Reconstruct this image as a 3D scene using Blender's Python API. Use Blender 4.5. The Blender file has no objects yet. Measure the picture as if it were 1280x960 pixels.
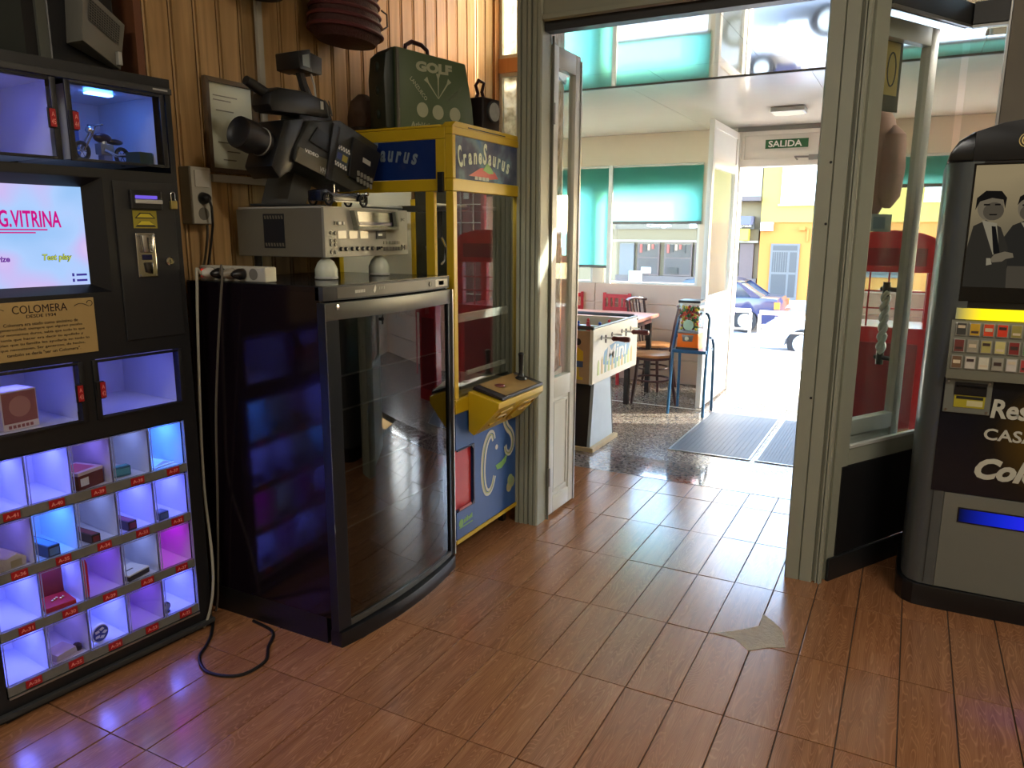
import bpy, bmesh, math, random
from mathutils import Vector, Matrix
random.seed(7)
PI = math.pi
sc = bpy.context.scene
COL = sc.collection

# ------------------------------------------------------------------ camera
YAW, PITCH, ROLL, CAMZ = -0.485, 0.198, 0.004, 1.381
f_ = Vector((math.sin(YAW)*math.cos(PITCH), math.cos(YAW)*math.cos(PITCH), -math.sin(PITCH)))
r_ = Vector((math.cos(YAW), -math.sin(YAW), 0.0))
u_ = r_.cross(f_)
rr = r_*math.cos(ROLL) + u_*math.sin(ROLL)
uu = -r_*math.sin(ROLL) + u_*math.cos(ROLL)
cd = bpy.data.cameras.new('camera')
cd.sensor_fit = 'HORIZONTAL'; cd.sensor_width = 36.0
cd.lens = 938.355/1280*36.0
cd.clip_start = 0.02; cd.clip_end = 300
cam = bpy.data.objects.new('camera', cd); COL.objects.link(cam)
cam.matrix_world = Matrix(((rr.x, uu.x, -f_.x, 0), (rr.y, uu.y, -f_.y, 0), (rr.z, uu.z, -f_.z, CAMZ), (0, 0, 0, 1)))
sc.camera = cam

# ------------------------------------------------------------------ world, sun, exposure
SUN_DIR = Vector((0.80, 0.42, 0.42)).normalized()
w = bpy.data.worlds.new('sky'); sc.world = w; w.use_nodes = True
nt = w.node_tree
bg = nt.nodes['Background']
sky = nt.nodes.new('ShaderNodeTexSky'); sky.sky_type = 'NISHITA'
sky.sun_disc = False
sky.sun_elevation = math.asin(SUN_DIR.z)
sky.sun_rotation = math.atan2(SUN_DIR.x, SUN_DIR.y)
sky.air_density = 1.0; sky.dust_density = 1.5
nt.links.new(sky.outputs[0], bg.inputs[0]); bg.inputs[1].default_value = 0.95
sl = bpy.data.lights.new('sun', 'SUN'); sl.energy = 4.5; sl.angle = math.radians(0.6); sl.color = (1.0, 0.95, 0.86)
so = bpy.data.objects.new('sun', sl); COL.objects.link(so)
so.rotation_euler = (-SUN_DIR).to_track_quat('-Z', 'Y').to_euler()

vs = sc.view_settings
vs.view_transform = 'Standard'; vs.look = 'None'; vs.gamma = 1.0; vs.use_curve_mapping = False
vs.exposure = 1.75
sc.cycles.max_bounces = 10; sc.cycles.diffuse_bounces = 5; sc.cycles.glossy_bounces = 5
sc.cycles.transparent_max_bounces = 24; sc.cycles.transmission_bounces = 6
sc.cycles.sample_clamp_indirect = 6.0
sc.cycles.use_denoising = True

def area_light(name, loc, size, energy, color, rot=(0, 0, 0)):
    l = bpy.data.lights.new(name, 'AREA'); l.shape = 'RECTANGLE'; l.size, l.size_y = size
    l.energy = energy; l.color = color
    o = bpy.data.objects.new(name, l); COL.objects.link(o); o.location = loc; o.rotation_euler = rot
    return o
# added fill lights under the bar ceiling, unseen, behind and beside the camera
area_light('rear_fill_light', (-1.2, -1.0, 3.02), (1.2, 0.2), 11, (1.0, 0.95, 0.85))
area_light('side_fill_light', (1.3, 1.2, 3.02), (1.2, 0.2), 14, (1.0, 0.92, 0.80))
# ------------------------------------------------------------------ materials
MATS = {}
KE = 2**-1.75   # keeps screens and LEDs at the same level on the exposed picture
def srgb(r, g, b):
    f = lambda c: (c/255/12.92) if c/255 <= 0.04045 else ((c/255+0.055)/1.055)**2.4
    return (f(r), f(g), f(b), 1.0)
def M(name, col, rough=0.5, metal=0.0, var=0.08, scale=12.0, bump=0.0, bscale=60.0, spec=0.5, coat=0.0):
    if name in MATS: return MATS[name]
    m = bpy.data.materials.new(name); m.use_nodes = True; MATS[name] = m
    n = m.node_tree; p = n.nodes['Principled BSDF']
    c = srgb(*col)
    p.inputs['Roughness'].default_value = rough; p.inputs['Metallic'].default_value = metal
    p.inputs['Specular IOR Level'].default_value = spec
    p.inputs['Coat Weight'].default_value = coat; p.inputs['Coat Roughness'].default_value = 0.08
    tc = n.nodes.new('ShaderNodeTexCoord'); no = n.nodes.new('ShaderNodeTexNoise')
    no.inputs['Scale'].default_value = scale; no.inputs['Detail'].default_value = 5
    n.links.new(tc.outputs['Object'], no.inputs['Vector'])
    mx = n.nodes.new('ShaderNodeMix'); mx.data_type = 'RGBA'
    mx.inputs[6].default_value = tuple(max(0, v*(1-var)) for v in c[:3])+(1,)
    mx.inputs[7].default_value = tuple(min(1, v*(1+var)) for v in c[:3])+(1,)
    n.links.new(no.outputs['Fac'], mx.inputs[0]); n.links.new(mx.outputs[2], p.inputs['Base Color'])
    if bump:
        nb = n.nodes.new('ShaderNodeTexNoise'); nb.inputs['Scale'].default_value = bscale; nb.inputs['Detail'].default_value = 6
        n.links.new(tc.outputs['Object'], nb.inputs['Vector'])
        b = n.nodes.new('ShaderNodeBump'); b.inputs['Strength'].default_value = bump; b.inputs['Distance'].default_value = 0.01
        n.links.new(nb.outputs['Fac'], b.inputs['Height']); n.links.new(b.outputs['Normal'], p.inputs['Normal'])
    return m
def EM(name, col, strength, lin=False):
    if name in MATS: return MATS[name]
    m = bpy.data.materials.new(name); m.use_nodes = True; MATS[name] = m
    n = m.node_tree; n.nodes.clear()
    o = n.nodes.new('ShaderNodeOutputMaterial'); e = n.nodes.new('ShaderNodeEmission')
    e.inputs[0].default_value = tuple(col)+(1,) if lin else srgb(*col); e.inputs[1].default_value = strength*KE
    n.links.new(e.outputs[0], o.inputs[0]); return m
def GLASS(name, tint=(1, 1, 1), refl=1.0, rough=0.0, base=0.0):
    if name in MATS: return MATS[name]
    m = bpy.data.materials.new(name); m.use_nodes = True; MATS[name] = m
    n = m.node_tree; n.nodes.clear()
    o = n.nodes.new('ShaderNodeOutputMaterial'); t = n.nodes.new('ShaderNodeBsdfTransparent'); g = n.nodes.new('ShaderNodeBsdfGlossy')
    t.inputs[0].default_value = tuple(tint)+(1,); g.inputs['Roughness'].default_value = rough
    ge = n.nodes.new('ShaderNodeNewGeometry'); dt = n.nodes.new('ShaderNodeVectorMath'); dt.operation = 'DOT_PRODUCT'
    n.links.new(ge.outputs['Incoming'], dt.inputs[0]); n.links.new(ge.outputs['Normal'], dt.inputs[1])
    ab = n.nodes.new('ShaderNodeMath'); ab.operation = 'ABSOLUTE'; n.links.new(dt.outputs['Value'], ab.inputs[0])
    on = n.nodes.new('ShaderNodeMath'); on.operation = 'SUBTRACT'; on.inputs[0].default_value = 1.0; n.links.new(ab.outputs[0], on.inputs[1])
    pw = n.nodes.new('ShaderNodeMath'); pw.operation = 'POWER'; pw.inputs[1].default_value = 5.0; n.links.new(on.outputs[0], pw.inputs[0])
    mu = n.nodes.new('ShaderNodeMath'); mu.operation = 'MULTIPLY_ADD'; mu.inputs[1].default_value = 0.6*refl; mu.inputs[2].default_value = 0.03*refl+base; mu.use_clamp = True
    n.links.new(pw.outputs[0], mu.inputs[0])
    mx = n.nodes.new('ShaderNodeMixShader'); n.links.new(mu.outputs[0], mx.inputs[0])
    n.links.new(t.outputs[0], mx.inputs[1]); n.links.new(g.outputs[0], mx.inputs[2]); n.links.new(mx.outputs[0], o.inputs[0])
    return m
def nodes_of(name):
    m = bpy.data.materials.new(name); m.use_nodes = True; MATS[name] = m
    n = m.node_tree
    return m, n, n.nodes['Principled BSDF']
def ramp(n, stops):
    r = n.nodes.new('ShaderNodeValToRGB')
    while len(r.color_ramp.elements) < len(stops): r.color_ramp.elements.new(0.5)
    for e, (p, c) in zip(r.color_ramp.elements, stops): e.position = p; e.color = c
    return r
def WOOD(name, c1, c2, rough=0.45, axis=2, scale=1.0, rnd=0.25, bump=0.12, lines=0.0):
    m, n, p = nodes_of(name)
    tc = n.nodes.new('ShaderNodeTexCoord'); mp = n.nodes.new('ShaderNodeMapping')
    s = [26*scale]*3; s[axis] = 1.6*scale; mp.inputs['Scale'].default_value = s
    oi = n.nodes.new('ShaderNodeObjectInfo'); ad = n.nodes.new('ShaderNodeVectorMath'); ad.operation = 'ADD'
    sc_ = n.nodes.new('ShaderNodeMath'); sc_.operation = 'MULTIPLY'; sc_.inputs[1].default_value = 37.0
    n.links.new(oi.outputs['Random'], sc_.inputs[0])
    n.links.new(tc.outputs['Object'], ad.inputs[0]); n.links.new(sc_.outputs[0], ad.inputs[1]); n.links.new(ad.outputs[0], mp.inputs[0])
    no = n.nodes.new('ShaderNodeTexNoise'); no.inputs['Scale'].default_value = 1.0; no.inputs['Detail'].default_value = 7; no.inputs['Distortion'].default_value = 1.2
    n.links.new(mp.outputs[0], no.inputs[0])
    rp = ramp(n, [(0.3, srgb(*c1)), (0.7, srgb(*c2))]); n.links.new(no.outputs['Fac'], rp.inputs[0])
    src = rp.outputs[0]
    if lines:
        mp2 = n.nodes.new('ShaderNodeMapping'); s2 = [1.0]*3; s2[axis] = 0.10; mp2.inputs['Scale'].default_value = s2; n.links.new(ad.outputs[0], mp2.inputs[0])
        wv = n.nodes.new('ShaderNodeTexNoise'); wv.inputs['Scale'].default_value = 19.0; wv.inputs['Detail'].default_value = 1.5; wv.inputs['Distortion'].default_value = 0.35
        n.links.new(mp2.outputs[0], wv.inputs['Vector'])
        m1 = n.nodes.new('ShaderNodeMath'); m1.operation = 'MULTIPLY'; m1.inputs[1].default_value = 34.0; n.links.new(wv.outputs['Fac'], m1.inputs[0])
        m2 = n.nodes.new('ShaderNodeMath'); m2.operation = 'FRACT'; n.links.new(m1.outputs[0], m2.inputs[0])
        r2 = ramp(n, [(0.0, (1, 1, 1, 1)), (0.22, (0, 0, 0, 1)), (0.85, (0, 0, 0, 1)), (1.0, (1, 1, 1, 1))]); n.links.new(m2.outputs[0], r2.inputs[0])
        mxl = n.nodes.new('ShaderNodeMix'); mxl.data_type = 'RGBA'; mxl.inputs[7].default_value = tuple(min(1, v*1.9+0.03) for v in srgb(*c2)[:3])+(1,)
        ml = n.nodes.new('ShaderNodeMath'); ml.operation = 'MULTIPLY'; ml.inputs[1].default_value = lines; n.links.new(r2.outputs[0], ml.inputs[0])
        n.links.new(ml.outputs[0], mxl.inputs[0]); n.links.new(src, mxl.inputs[6]); src = mxl.outputs[2]
    hv = n.nodes.new('ShaderNodeHueSaturation'); mr = n.nodes.new('ShaderNodeMapRange')
    mr.inputs[3].default_value = 1-rnd; mr.inputs[4].default_value = 1+rnd
    n.links.new(oi.outputs['Random'], mr.inputs[0]); n.links.new(mr.outputs[0], hv.inputs['Value'])
    n.links.new(src, hv.inputs['Color']); n.links.new(hv.outputs[0], p.inputs['Base Color'])
    p.inputs['Roughness'].default_value = rough
    b = n.nodes.new('ShaderNodeBump'); b.inputs['Strength'].default_value = bump; b.inputs['Distance'].default_value = 0.004
    n.links.new(no.outputs['Fac'], b.inputs['Height']); n.links.new(b.outputs[0], p.inputs['Normal'])
    return m

# ------------------------------------------------------------------ mesh building
class MB:
    def __init__(s): s.v = []; s.f = []; s.M = None
    def add(s, vs_, fs):
        o = len(s.v)
        for p in vs_:
            p = Vector(p); s.v.append(s.M @ p if s.M else p)
        s.f += [tuple(i+o for i in q) for q in fs]; return s
    def box(s, x0, x1, y0, y1, z0, z1):
        return s.add([(x0, y0, z0), (x1, y0, z0), (x1, y1, z0), (x0, y1, z0), (x0, y0, z1), (x1, y0, z1), (x1, y1, z1), (x0, y1, z1)],
                     [(3, 2, 1, 0), (4, 5, 6, 7), (0, 1, 5, 4), (1, 2, 6, 5), (2, 3, 7, 6), (3, 0, 4, 7)])
    def prism(s, poly, axis, a0, a1):
        n = len(poly)
        def P(u, v, a): return (a, u, v) if axis == 'x' else (u, a, v) if axis == 'y' else (u, v, a)
        vv = [P(u, v, a0) for u, v in poly] + [P(u, v, a1) for u, v in poly]
        return s.add(vv, [tuple(range(n)), tuple(range(2*n-1, n-1, -1))] + [(i, (i+1) % n, n+(i+1) % n, n+i) for i in range(n)])
    def cyl(s, p0, p1, r0, r1=None, n=12):
        r1 = r0 if r1 is None else r1
        p0, p1 = Vector(p0), Vector(p1); d = (p1-p0).normalized()
        a = d.orthogonal().normalized(); b = d.cross(a)
        vv = [p0+(a*math.cos(t)+b*math.sin(t))*r0 for t in [2*PI*i/n for i in range(n)]] + [p1+(a*math.cos(t)+b*math.sin(t))*r1 for t in [2*PI*i/n for i in range(n)]]
        return s.add(vv, [tuple(range(n-1, -1, -1)), tuple(range(n, 2*n))] + [(i, (i+1) % n, n+(i+1) % n, n+i) for i in range(n)])
    def tube(s, pts, r, n=8, closed=False):
        pts = [Vector(p) for p in pts]; k = len(pts); vv = []; prev = None
        for i, p in enumerate(pts):
            if closed: t = (pts[(i+1) % k]-pts[i-1]).normalized()
            else: t = (pts[min(i+1, k-1)]-pts[max(i-1, 0)]).normalized()
            a = t.orthogonal().normalized() if prev is None else (prev-t*prev.dot(t)).normalized()
            prev = a; b = t.cross(a)
            ri = r[i] if isinstance(r, (list, tuple)) else r
            vv += [p+(a*math.cos(q)+b*math.sin(q))*ri for q in [2*PI*j/n for j in range(n)]]
        ff = []
        for i in range(k if closed else k-1):
            i2 = (i+1) % k
            ff += [(i*n+j, i*n+(j+1) % n, i2*n+(j+1) % n, i2*n+j) for j in range(n)]
        if not closed: ff += [tuple(range(n-1, -1, -1)), tuple(range((k-1)*n, k*n))]
        return s.add(vv, ff)
    def lathe(s, prof, c=(0, 0, 0), n=20, axis='z', sx=1, sy=1):
        vv = []; c = Vector(c)
        for r, z in prof:
            for i in range(n):
                t = 2*PI*i/n; x, y = r*math.cos(t)*sx, r*math.sin(t)*sy
                vv.append(c+Vector((x, y, z) if axis == 'z' else (z, x, y) if axis == 'x' else (x, z, y)))
        k = len(prof)
        ff = [(i*n+j, i*n+(j+1) % n, (i+1)*n+(j+1) % n, (i+1)*n+j) for i in range(k-1) for j in range(n)]
        ff += [tuple(range(n-1, -1, -1)), tuple(range((k-1)*n, k*n))]
        return s.add(vv, ff)
    def ball(s, c, r, n=14, sq=(1, 1, 1)):
        prof = [(max(1e-4, math.sin(PI*i/10)), -math.cos(PI*i/10)) for i in range(11)]
        c = Vector(c); vv = []
        for q, z in prof:
            for i in range(n):
                t = 2*PI*i/n; vv.append(c+Vector((q*math.cos(t)*r*sq[0], q*math.sin(t)*r*sq[1], z*r*sq[2])))
        ff = [(i*n+j, i*n+(j+1) % n, (i+1)*n+(j+1) % n, (i+1)*n+j) for i in range(10) for j in range(n)]
        return s.add(vv, ff)
    def quad(s, a, b, c, d): return s.add([a, b, c, d], [(0, 1, 2, 3)])
    def mesh(s, name, mat=None, bevel=0.0, smooth=True):
        me = bpy.data.meshes.new(name); me.from_pydata([tuple(p) for p in s.v], [], s.f)
        bm = bmesh.new(); bm.from_mesh(me)
        bmesh.ops.recalc_face_normals(bm, faces=bm.faces)
        if bevel:
            es = [e for e in bm.edges if len(e.link_faces) == 2 and e.calc_face_angle(0) > 0.6]
            if es: bmesh.ops.bevel(bm, geom=es, offset=bevel, segments=2, affect='EDGES', profile=0.6, clamp_overlap=True)
        bm.to_mesh(me); bm.free()
        if smooth:
            for p in me.polygons: p.use_smooth = True
            me.set_sharp_from_angle(angle=math.radians(24 if bevel else 35))
        if mat: me.materials.append(mat)
        return me
    def build(s, name, mat, parent=None, bevel=0.0, smooth=True, label=None):
        o = bpy.data.objects.new(name, s.mesh(name, mat, bevel, smooth)); COL.objects.link(o)
        if parent: o.parent = parent
        if label: o['label'] = label
        return o
def B(name, mat, parent, x0, x1, y0, y1, z0, z1, bevel=0.0, label=None):
    return MB().box(x0, x1, y0, y1, z0, z1).build(name, mat, parent, bevel, smooth=False, label=label)
def inst(name, me, parent, loc=(0, 0, 0), rotz=0.0, label=None):
    o = bpy.data.objects.new(name, me); COL.objects.link(o); o.parent = parent; o.location = loc; o.rotation_euler = (0, 0, rotz)
    if label: o['label'] = label
    return o
def thing(name, label, cat, loc=(0, 0, 0), rotz=0.0, group=None):
    o = bpy.data.objects.new(name, None); COL.objects.link(o); o.empty_display_size = 0.1
    o.location = loc; o.rotation_euler = (0, 0, rotz); o['label'] = label; o['category'] = cat
    if group: o['group'] = group
    return o
def tag(o, label, cat, group=None):
    o['label'] = label; o['category'] = cat
    if group: o['group'] = group
    return o
def struct(o, label=None):
    o['kind'] = 'structure'
    if label: o['label'] = label
    return o
def sroot(name, label, loc=(0, 0, 0), rotz=0.0):
    o = bpy.data.objects.new(name, None); COL.objects.link(o); o.location = loc; o.rotation_euler = (0, 0, rotz)
    o['kind'] = 'structure'; o['label'] = label; return o
TXT = {}
def text_mesh(s, bold=0.0, shear=0.0):
    k = (s, bold, shear)
    if k in TXT: return TXT[k]
    cu = bpy.data.curves.new('lettering', 'FONT'); cu.body = s; cu.size = 1; cu.extrude = 0.012; cu.offset = bold; cu.shear = shear
    cu.align_x = 'CENTER'; cu.resolution_u = 3
    o = bpy.data.objects.new('lettering', cu); COL.objects.link(o)
    bpy.context.view_layer.update()
    me = bpy.data.meshes.new_from_object(o.evaluated_get(bpy.context.evaluated_depsgraph_get()))
    bpy.data.objects.remove(o); bpy.data.curves.remove(cu)
    xs = [v.co.x for v in me.vertices]; ys = [v.co.y for v in me.vertices]
    TXT[k] = ([v.co.copy() for v in me.vertices], [tuple(p.vertices) for p in me.polygons], min(xs), max(xs), min(ys), max(ys))
    bpy.data.meshes.remove(me); return TXT[k]
def text(parent, s, x0, x1, z0, z1, y, mat, bold=0.0, shear=0.0, depth=0.0012, name='lettering', M_=None):
    """flat print on a surface seen from the local -y side, fitted into the box x0..x1, z0..z1"""
    vs_, fs, a, b, c, d = text_mesh(s, bold, shear)
    out = []
    for v in vs_:
        p = Vector((x0+(v.x-a)/(b-a)*(x1-x0), y-(0.5+v.z/0.024)*depth, z0+(v.y-c)/(d-c)*(z1-z0)))
        out.append(tuple(M_ @ p) if M_ else tuple(p))
    me = bpy.data.meshes.new(name); me.from_pydata(out, [], fs); me.materials.append(mat)
    o = bpy.data.objects.new(name, me); COL.objects.link(o); o.parent = parent; return o
def arc(cx, cz, rx, rz, a0, a1, n=16):
    return [(cx+rx*math.cos(a0+(a1-a0)*i/n), cz+rz*math.sin(a0+(a1-a0)*i/n)) for i in range(n+1)]
def ribbon(mb, pts, wd, y, depth=0.0012):
    """a flat painted band along pts (x,z) in the local front plane; wd may vary along it"""
    k = len(pts); L_, R_ = [], []
    for i, (x, z) in enumerate(pts):
        x0, z0 = pts[max(i-1, 0)]; x1, z1 = pts[min(i+1, k-1)]
        dx, dz = x1-x0, z1-z0; l = math.hypot(dx, dz) or 1; q = (wd[i] if isinstance(wd, list) else wd)/2
        L_.append((x-dz/l*q, z+dx/l*q)); R_.append((x+dz/l*q, z-dx/l*q))
    for i in range(k-1):
        mb.add([(L_[i][0], y, L_[i][1]), (R_[i][0], y, R_[i][1]), (R_[i+1][0], y, R_[i+1][1]), (L_[i+1][0], y, L_[i+1][1]),
                (L_[i][0], y-depth, L_[i][1]), (R_[i][0], y-depth, R_[i][1]), (R_[i+1][0], y-depth, R_[i+1][1]), (L_[i+1][0], y-depth, L_[i+1][1])],
               [(4, 5, 6, 7), (0, 1, 5, 4), (2, 3, 7, 6), (1, 2, 6, 5), (3, 0, 4, 7)])
    return mb
# ------------------------------------------------------------------ palette
tile_m = WOOD('tile_glaze', (132, 86, 54), (158, 110, 74), rough=0.25, axis=1, scale=1.6, rnd=0.06, bump=0.12, lines=0.30)
MATS['tile_glaze'].node_tree.nodes['Principled BSDF'].inputs['Specular IOR Level'].default_value = 0.6
_p = tile_m.node_tree.nodes['Principled BSDF']; _p.inputs['Coat Weight'].default_value = 0.4; _p.inputs['Coat Roughness'].default_value = 0.16; _p.inputs['Coat IOR'].default_value = 1.6
plank_m = WOOD('pine_plank', (146, 114, 70), (186, 150, 100), rough=0.42, axis=2, scale=0.8, rnd=0.13, bump=0.08)
pine_frame = WOOD('pine_frame', (190, 130, 78), (212, 154, 98), rough=0.45, axis=2, scale=0.9, rnd=0.08)
grout = M('grout', (78, 62, 50), 0.8)
paint = M('cream_paint', (152, 156, 140), 0.42, var=0.06, scale=8)
paint_w = M('white_paint', (205, 206, 198), 0.35, var=0.04)
white = M('white_lacquer', (224, 222, 214), 0.4, var=0.03)
beige = M('beige_panel', (222, 208, 186), 0.5, var=0.03)
pinkp = M('pinkish_panel', (206, 182, 164), 0.5, var=0.04)
blackp = M('black_panel', (26, 26, 28), 0.45)
black = M('black_plastic', (20, 20, 22), 0.35, var=0.15)
blackmat = M('black_coated_steel', (22, 23, 26), 0.42, var=0.12)
dgrey = M('dark_grey', (52, 53, 54), 0.45)
grey = M('mid_grey', (118, 118, 114), 0.45)
lgrey = M('light_grey', (176, 176, 170), 0.4)
chrome = M('chrome', (205, 205, 205), 0.18, metal=1.0, var=0.03)
alu = M('aluminium', (176, 176, 172), 0.32, metal=0.9, var=0.04)
steel = M('brushed_steel', (150, 150, 148), 0.38, metal=0.8, var=0.06)
glass = GLASS('clear_glass', (0.96, 0.98, 0.97))
glass_dirty = GLASS('glazing', (0.93, 0.95, 0.93), 1.1, 0.02, 0.01)
print_w = M('white_print', (225, 225, 218), 0.5, var=0.02)
print_k = M('black_print', (18, 18, 20), 0.6)

# ------------------------------------------------------------------ floors
fl = sroot('floor', 'glossy wood-look ceramic floor tiles in long straight rows')
B('grout_bed', grout, fl, -3.0, 2.0, -2.6, 4.03, -0.06, -0.0015)
TW, TL, TX, TY = 0.15, 0.44505, -1.4135, 1.5768
g = 0.0035
tme = MB().box(g/2, TW-g/2, g/2, TL-g/2, -0.006, 0.004).mesh('tile', tile_m, 0.0012, False)
hme = MB().box(g/2, TW-g/2, g/2, 4.028-(TY+5*TL), -0.006, 0.004).mesh('tile', tile_m, 0.0012, False)
for c in range(-8, 19):
    for r in range(-3, 6):
        x, y = TX+c*TW, TY+r*TL
        if (c >= 13 and r < -2): continue
        o = inst('tile', hme if r == 5 else tme, fl, (x, y, random.uniform(-0.0012, 0.0002)))
        o.rotation_euler = (random.uniform(-.0018, .0018), random.uniform(-.002, .002), 0)
patch = [(-0.497, 2.474), (-0.421, 2.535), (-0.363, 2.600), (-0.368, 2.695), (-0.33, 2.662), (-0.286, 2.605), (-0.259, 2.494), (-0.311, 2.465), (-0.368, 2.413), (-0.401, 2.447), (-0.427, 2.468)]
mortar = M('mortar', (172, 158, 138), 0.6, var=0.25, scale=40, bump=0.5, bscale=90)
MB().prism(patch, 'z', 0.0, 0.0052).build('mortar_patch', mortar, fl, label='broken tile corner filled with pale mortar')
# threshold, terrace terrazzo
gr, n, p = nodes_of('granite')
tc = n.nodes.new('ShaderNodeTexCoord'); vo = n.nodes.new('ShaderNodeTexVoronoi'); vo.inputs['Scale'].default_value = 70
n.links.new(tc.outputs['Object'], vo.inputs['Vector'])
rp = ramp(n, [(0.0, srgb(78, 70, 66)), (0.35, srgb(122, 112, 106)), (0.65, srgb(150, 140, 134)), (1.0, srgb(104, 102, 104))])
hs = n.nodes.new('ShaderNodeSeparateColor'); n.links.new(vo.outputs['Color'], hs.inputs[0]); n.links.new(hs.outputs[0], rp.inputs[0])
n.links.new(rp.outputs[0], p.inputs['Base Color']); p.inputs['Roughness'].default_value = 0.10; p.inputs['Coat Weight'].default_value = 0.5; p.inputs['Coat Roughness'].default_value = 0.03; p.inputs['Coat IOR'].default_value = 1.6
tz, n, p = nodes_of('terrazzo')
tc = n.nodes.new('ShaderNodeTexCoord'); vo = n.nodes.new('ShaderNodeTexVoronoi'); vo.inputs['Scale'].default_value = 105
n.links.new(tc.outputs['Object'], vo.inputs['Vector'])
rp = ramp(n, [(0.0, srgb(70, 66, 66)), (0.3, srgb(112, 104, 98)), (0.55, srgb(150, 136, 120)), (0.8, srgb(178, 168, 156)), (1.0, srgb(84, 80, 82))])
hs = n.nodes.new('ShaderNodeSeparateColor'); n.links.new(vo.outputs['Color'], hs.inputs[0]); n.links.new(hs.outputs[0], rp.inputs[0])
n.links.new(rp.outputs[0], p.inputs['Base Color']); p.inputs['Roughness'].default_value = 0.2
struct(B('floor_threshold', gr, None, -2.2, 0.25, 4.032, 4.40, -0.05, 0.004, 0.002), 'polished granite threshold slab where the brown tiles end')
tf = sroot('floor_terrace', 'speckled terrazzo floor of the glazed terrace')
B('terrazzo', tz, tf, -3.8, 2.6, 4.402, 6.98, -0.05, 0.0)
B('joint_strip', white, tf, -3.7, -1.31, 5.875, 5.89, -0.001, 0.0015)
pv = M('paving', (186, 182, 174), 0.7, var=0.1, scale=3)
tr_ = sroot('pavement', 'sunlit pale pavement outside the terrace door')
B('paving_slab', pv, tr_, -8, 6, 6.985, 9.4, -0.2, -0.012)
st = sroot('street', 'wide street lower than the pavement')
B('asphalt', M('asphalt', (140, 142, 146), 0.85, var=0.1, scale=6, bump=0.2), st, -60, 40, 9.4, 28.0, -1.4, -1.15)
B('kerb_pavement', pv, st, -60, 40, 27.4, 29.2, -1.4, -0.97)
B('retaining_edge', pv, st, -40, 30, 9.402, 9.6, -1.2, -0.02)

# ------------------------------------------------------------------ bar room shell
XW = -2.27
wl = sroot('wall_left', 'left wall clad with upright varnished pine planks')
B('backing', black, wl, -2.42, -2.292, 1.76, 4.20, 0, 3.10)
pk = [(0.0, 0.0445), (0.003, 0.0475), (0.016, 0.0475), (0.016, -0.0475), (0.004, -0.0475), (0.003, -0.0455), (0.003, -0.0400), (0.010, -0.0385), (0.010, -0.0360), (0.0, -0.0340)]
pme = MB().prism([(-a, b) for a, b in pk], 'z', 0, 3.10).mesh('plank', plank_m, 0)
for i in range(23):
    inst('plank', pme, wl, (XW, 1.795+i*0.1005, 0))
B('corner_batten', pine_frame, wl, XW-0.01, XW+0.014, 4.056, 4.072, 0, 3.10)
B('return_panel', M('reddish_wood', (110, 66, 40), 0.5), wl, -2.95, -2.272, 1.715, 1.742, 0, 3.10)
wr = sroot('wall_recess', 'pale tiled wall of the recess behind the display vending machine')
B('tile_backing', grout, wr, -3.06, -2.962, -2.6, 1.76, 0, 3.10)
rt = MB().box(0, 0.012, 0.002, 0.328, 0.002, 0.328).mesh('tile', M('glazed_wall_tile', (176, 186, 168), 0.2, var=0.05, scale=4), 0.003, False)
for i in range(11):
    for k in range(4, 9): inst('tile', rt, wr, (-2.962, -1.85+i*0.33, 0.02+k*0.33))
struct(B('wall_back', M('cream_plaster', (206, 190, 160), 0.8), None, -3.0, 1.9, -2.75, -2.62, 0, 3.10), 'plain back wall of the bar')
struct(B('wall_right', MATS['cream_plaster'], None, 1.75, 1.9, -2.6, 3.9, 0, 3.10), 'plain right wall of the bar')
struct(B('ceiling', M('ceiling_paint', (196, 184, 160), 0.8), None, -3.06, 1.9, -2.75, 4.2, 3.105, 3.2), 'bar ceiling')

# end wall left of the doorway, with two frosted windows
we = sroot('wall_front', 'end wall of the bar left of the doorway, pine framed', (0, 4.105, 0))
B('pine_post', pine_frame, we, XW+0.002, -2.254, -0.032, 0.06, 0, 3.10)
B('pine_rail', pine_frame, we, -2.253, -1.86, -0.02, 0.06, 2.30, 2.376)
B('lower_panel', pine_frame, we, -2.253, -1.86, 0, 0.06, 0, 1.30)
fro, n, p = nodes_of('frosted_glass')
tc = n.nodes.new('ShaderNodeTexCoord'); no = n.nodes.new('ShaderNodeTexNoise'); no.inputs['Scale'].default_value = 22; no.inputs['Detail'].default_value = 8
n.links.new(tc.outputs['Object'], no.inputs['Vector'])
rp = ramp(n, [(0.35, srgb(196, 184, 156)), (0.55, srgb(238, 230, 208)), (0.7, srgb(250, 246, 234))]); n.links.new(no.outputs['Fac'], rp.inputs[0])
tl_ = n.nodes.new('ShaderNodeBsdfTranslucent'); n.links.new(rp.outputs[0], tl_.inputs[0])
n.links.new(rp.outputs[0], p.inputs['Base Color']); p.inputs['Roughness'].default_value = 0.15
ms = n.nodes.new('ShaderNodeMixShader'); ms.inputs[0].default_value = 0.7
n.links.new(p.outputs[0], ms.inputs[1]); n.links.new(tl_.outputs[0], ms.inputs[2]); n.links.new(ms.outputs[0], n.nodes['Material Output'].inputs[0])
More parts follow.
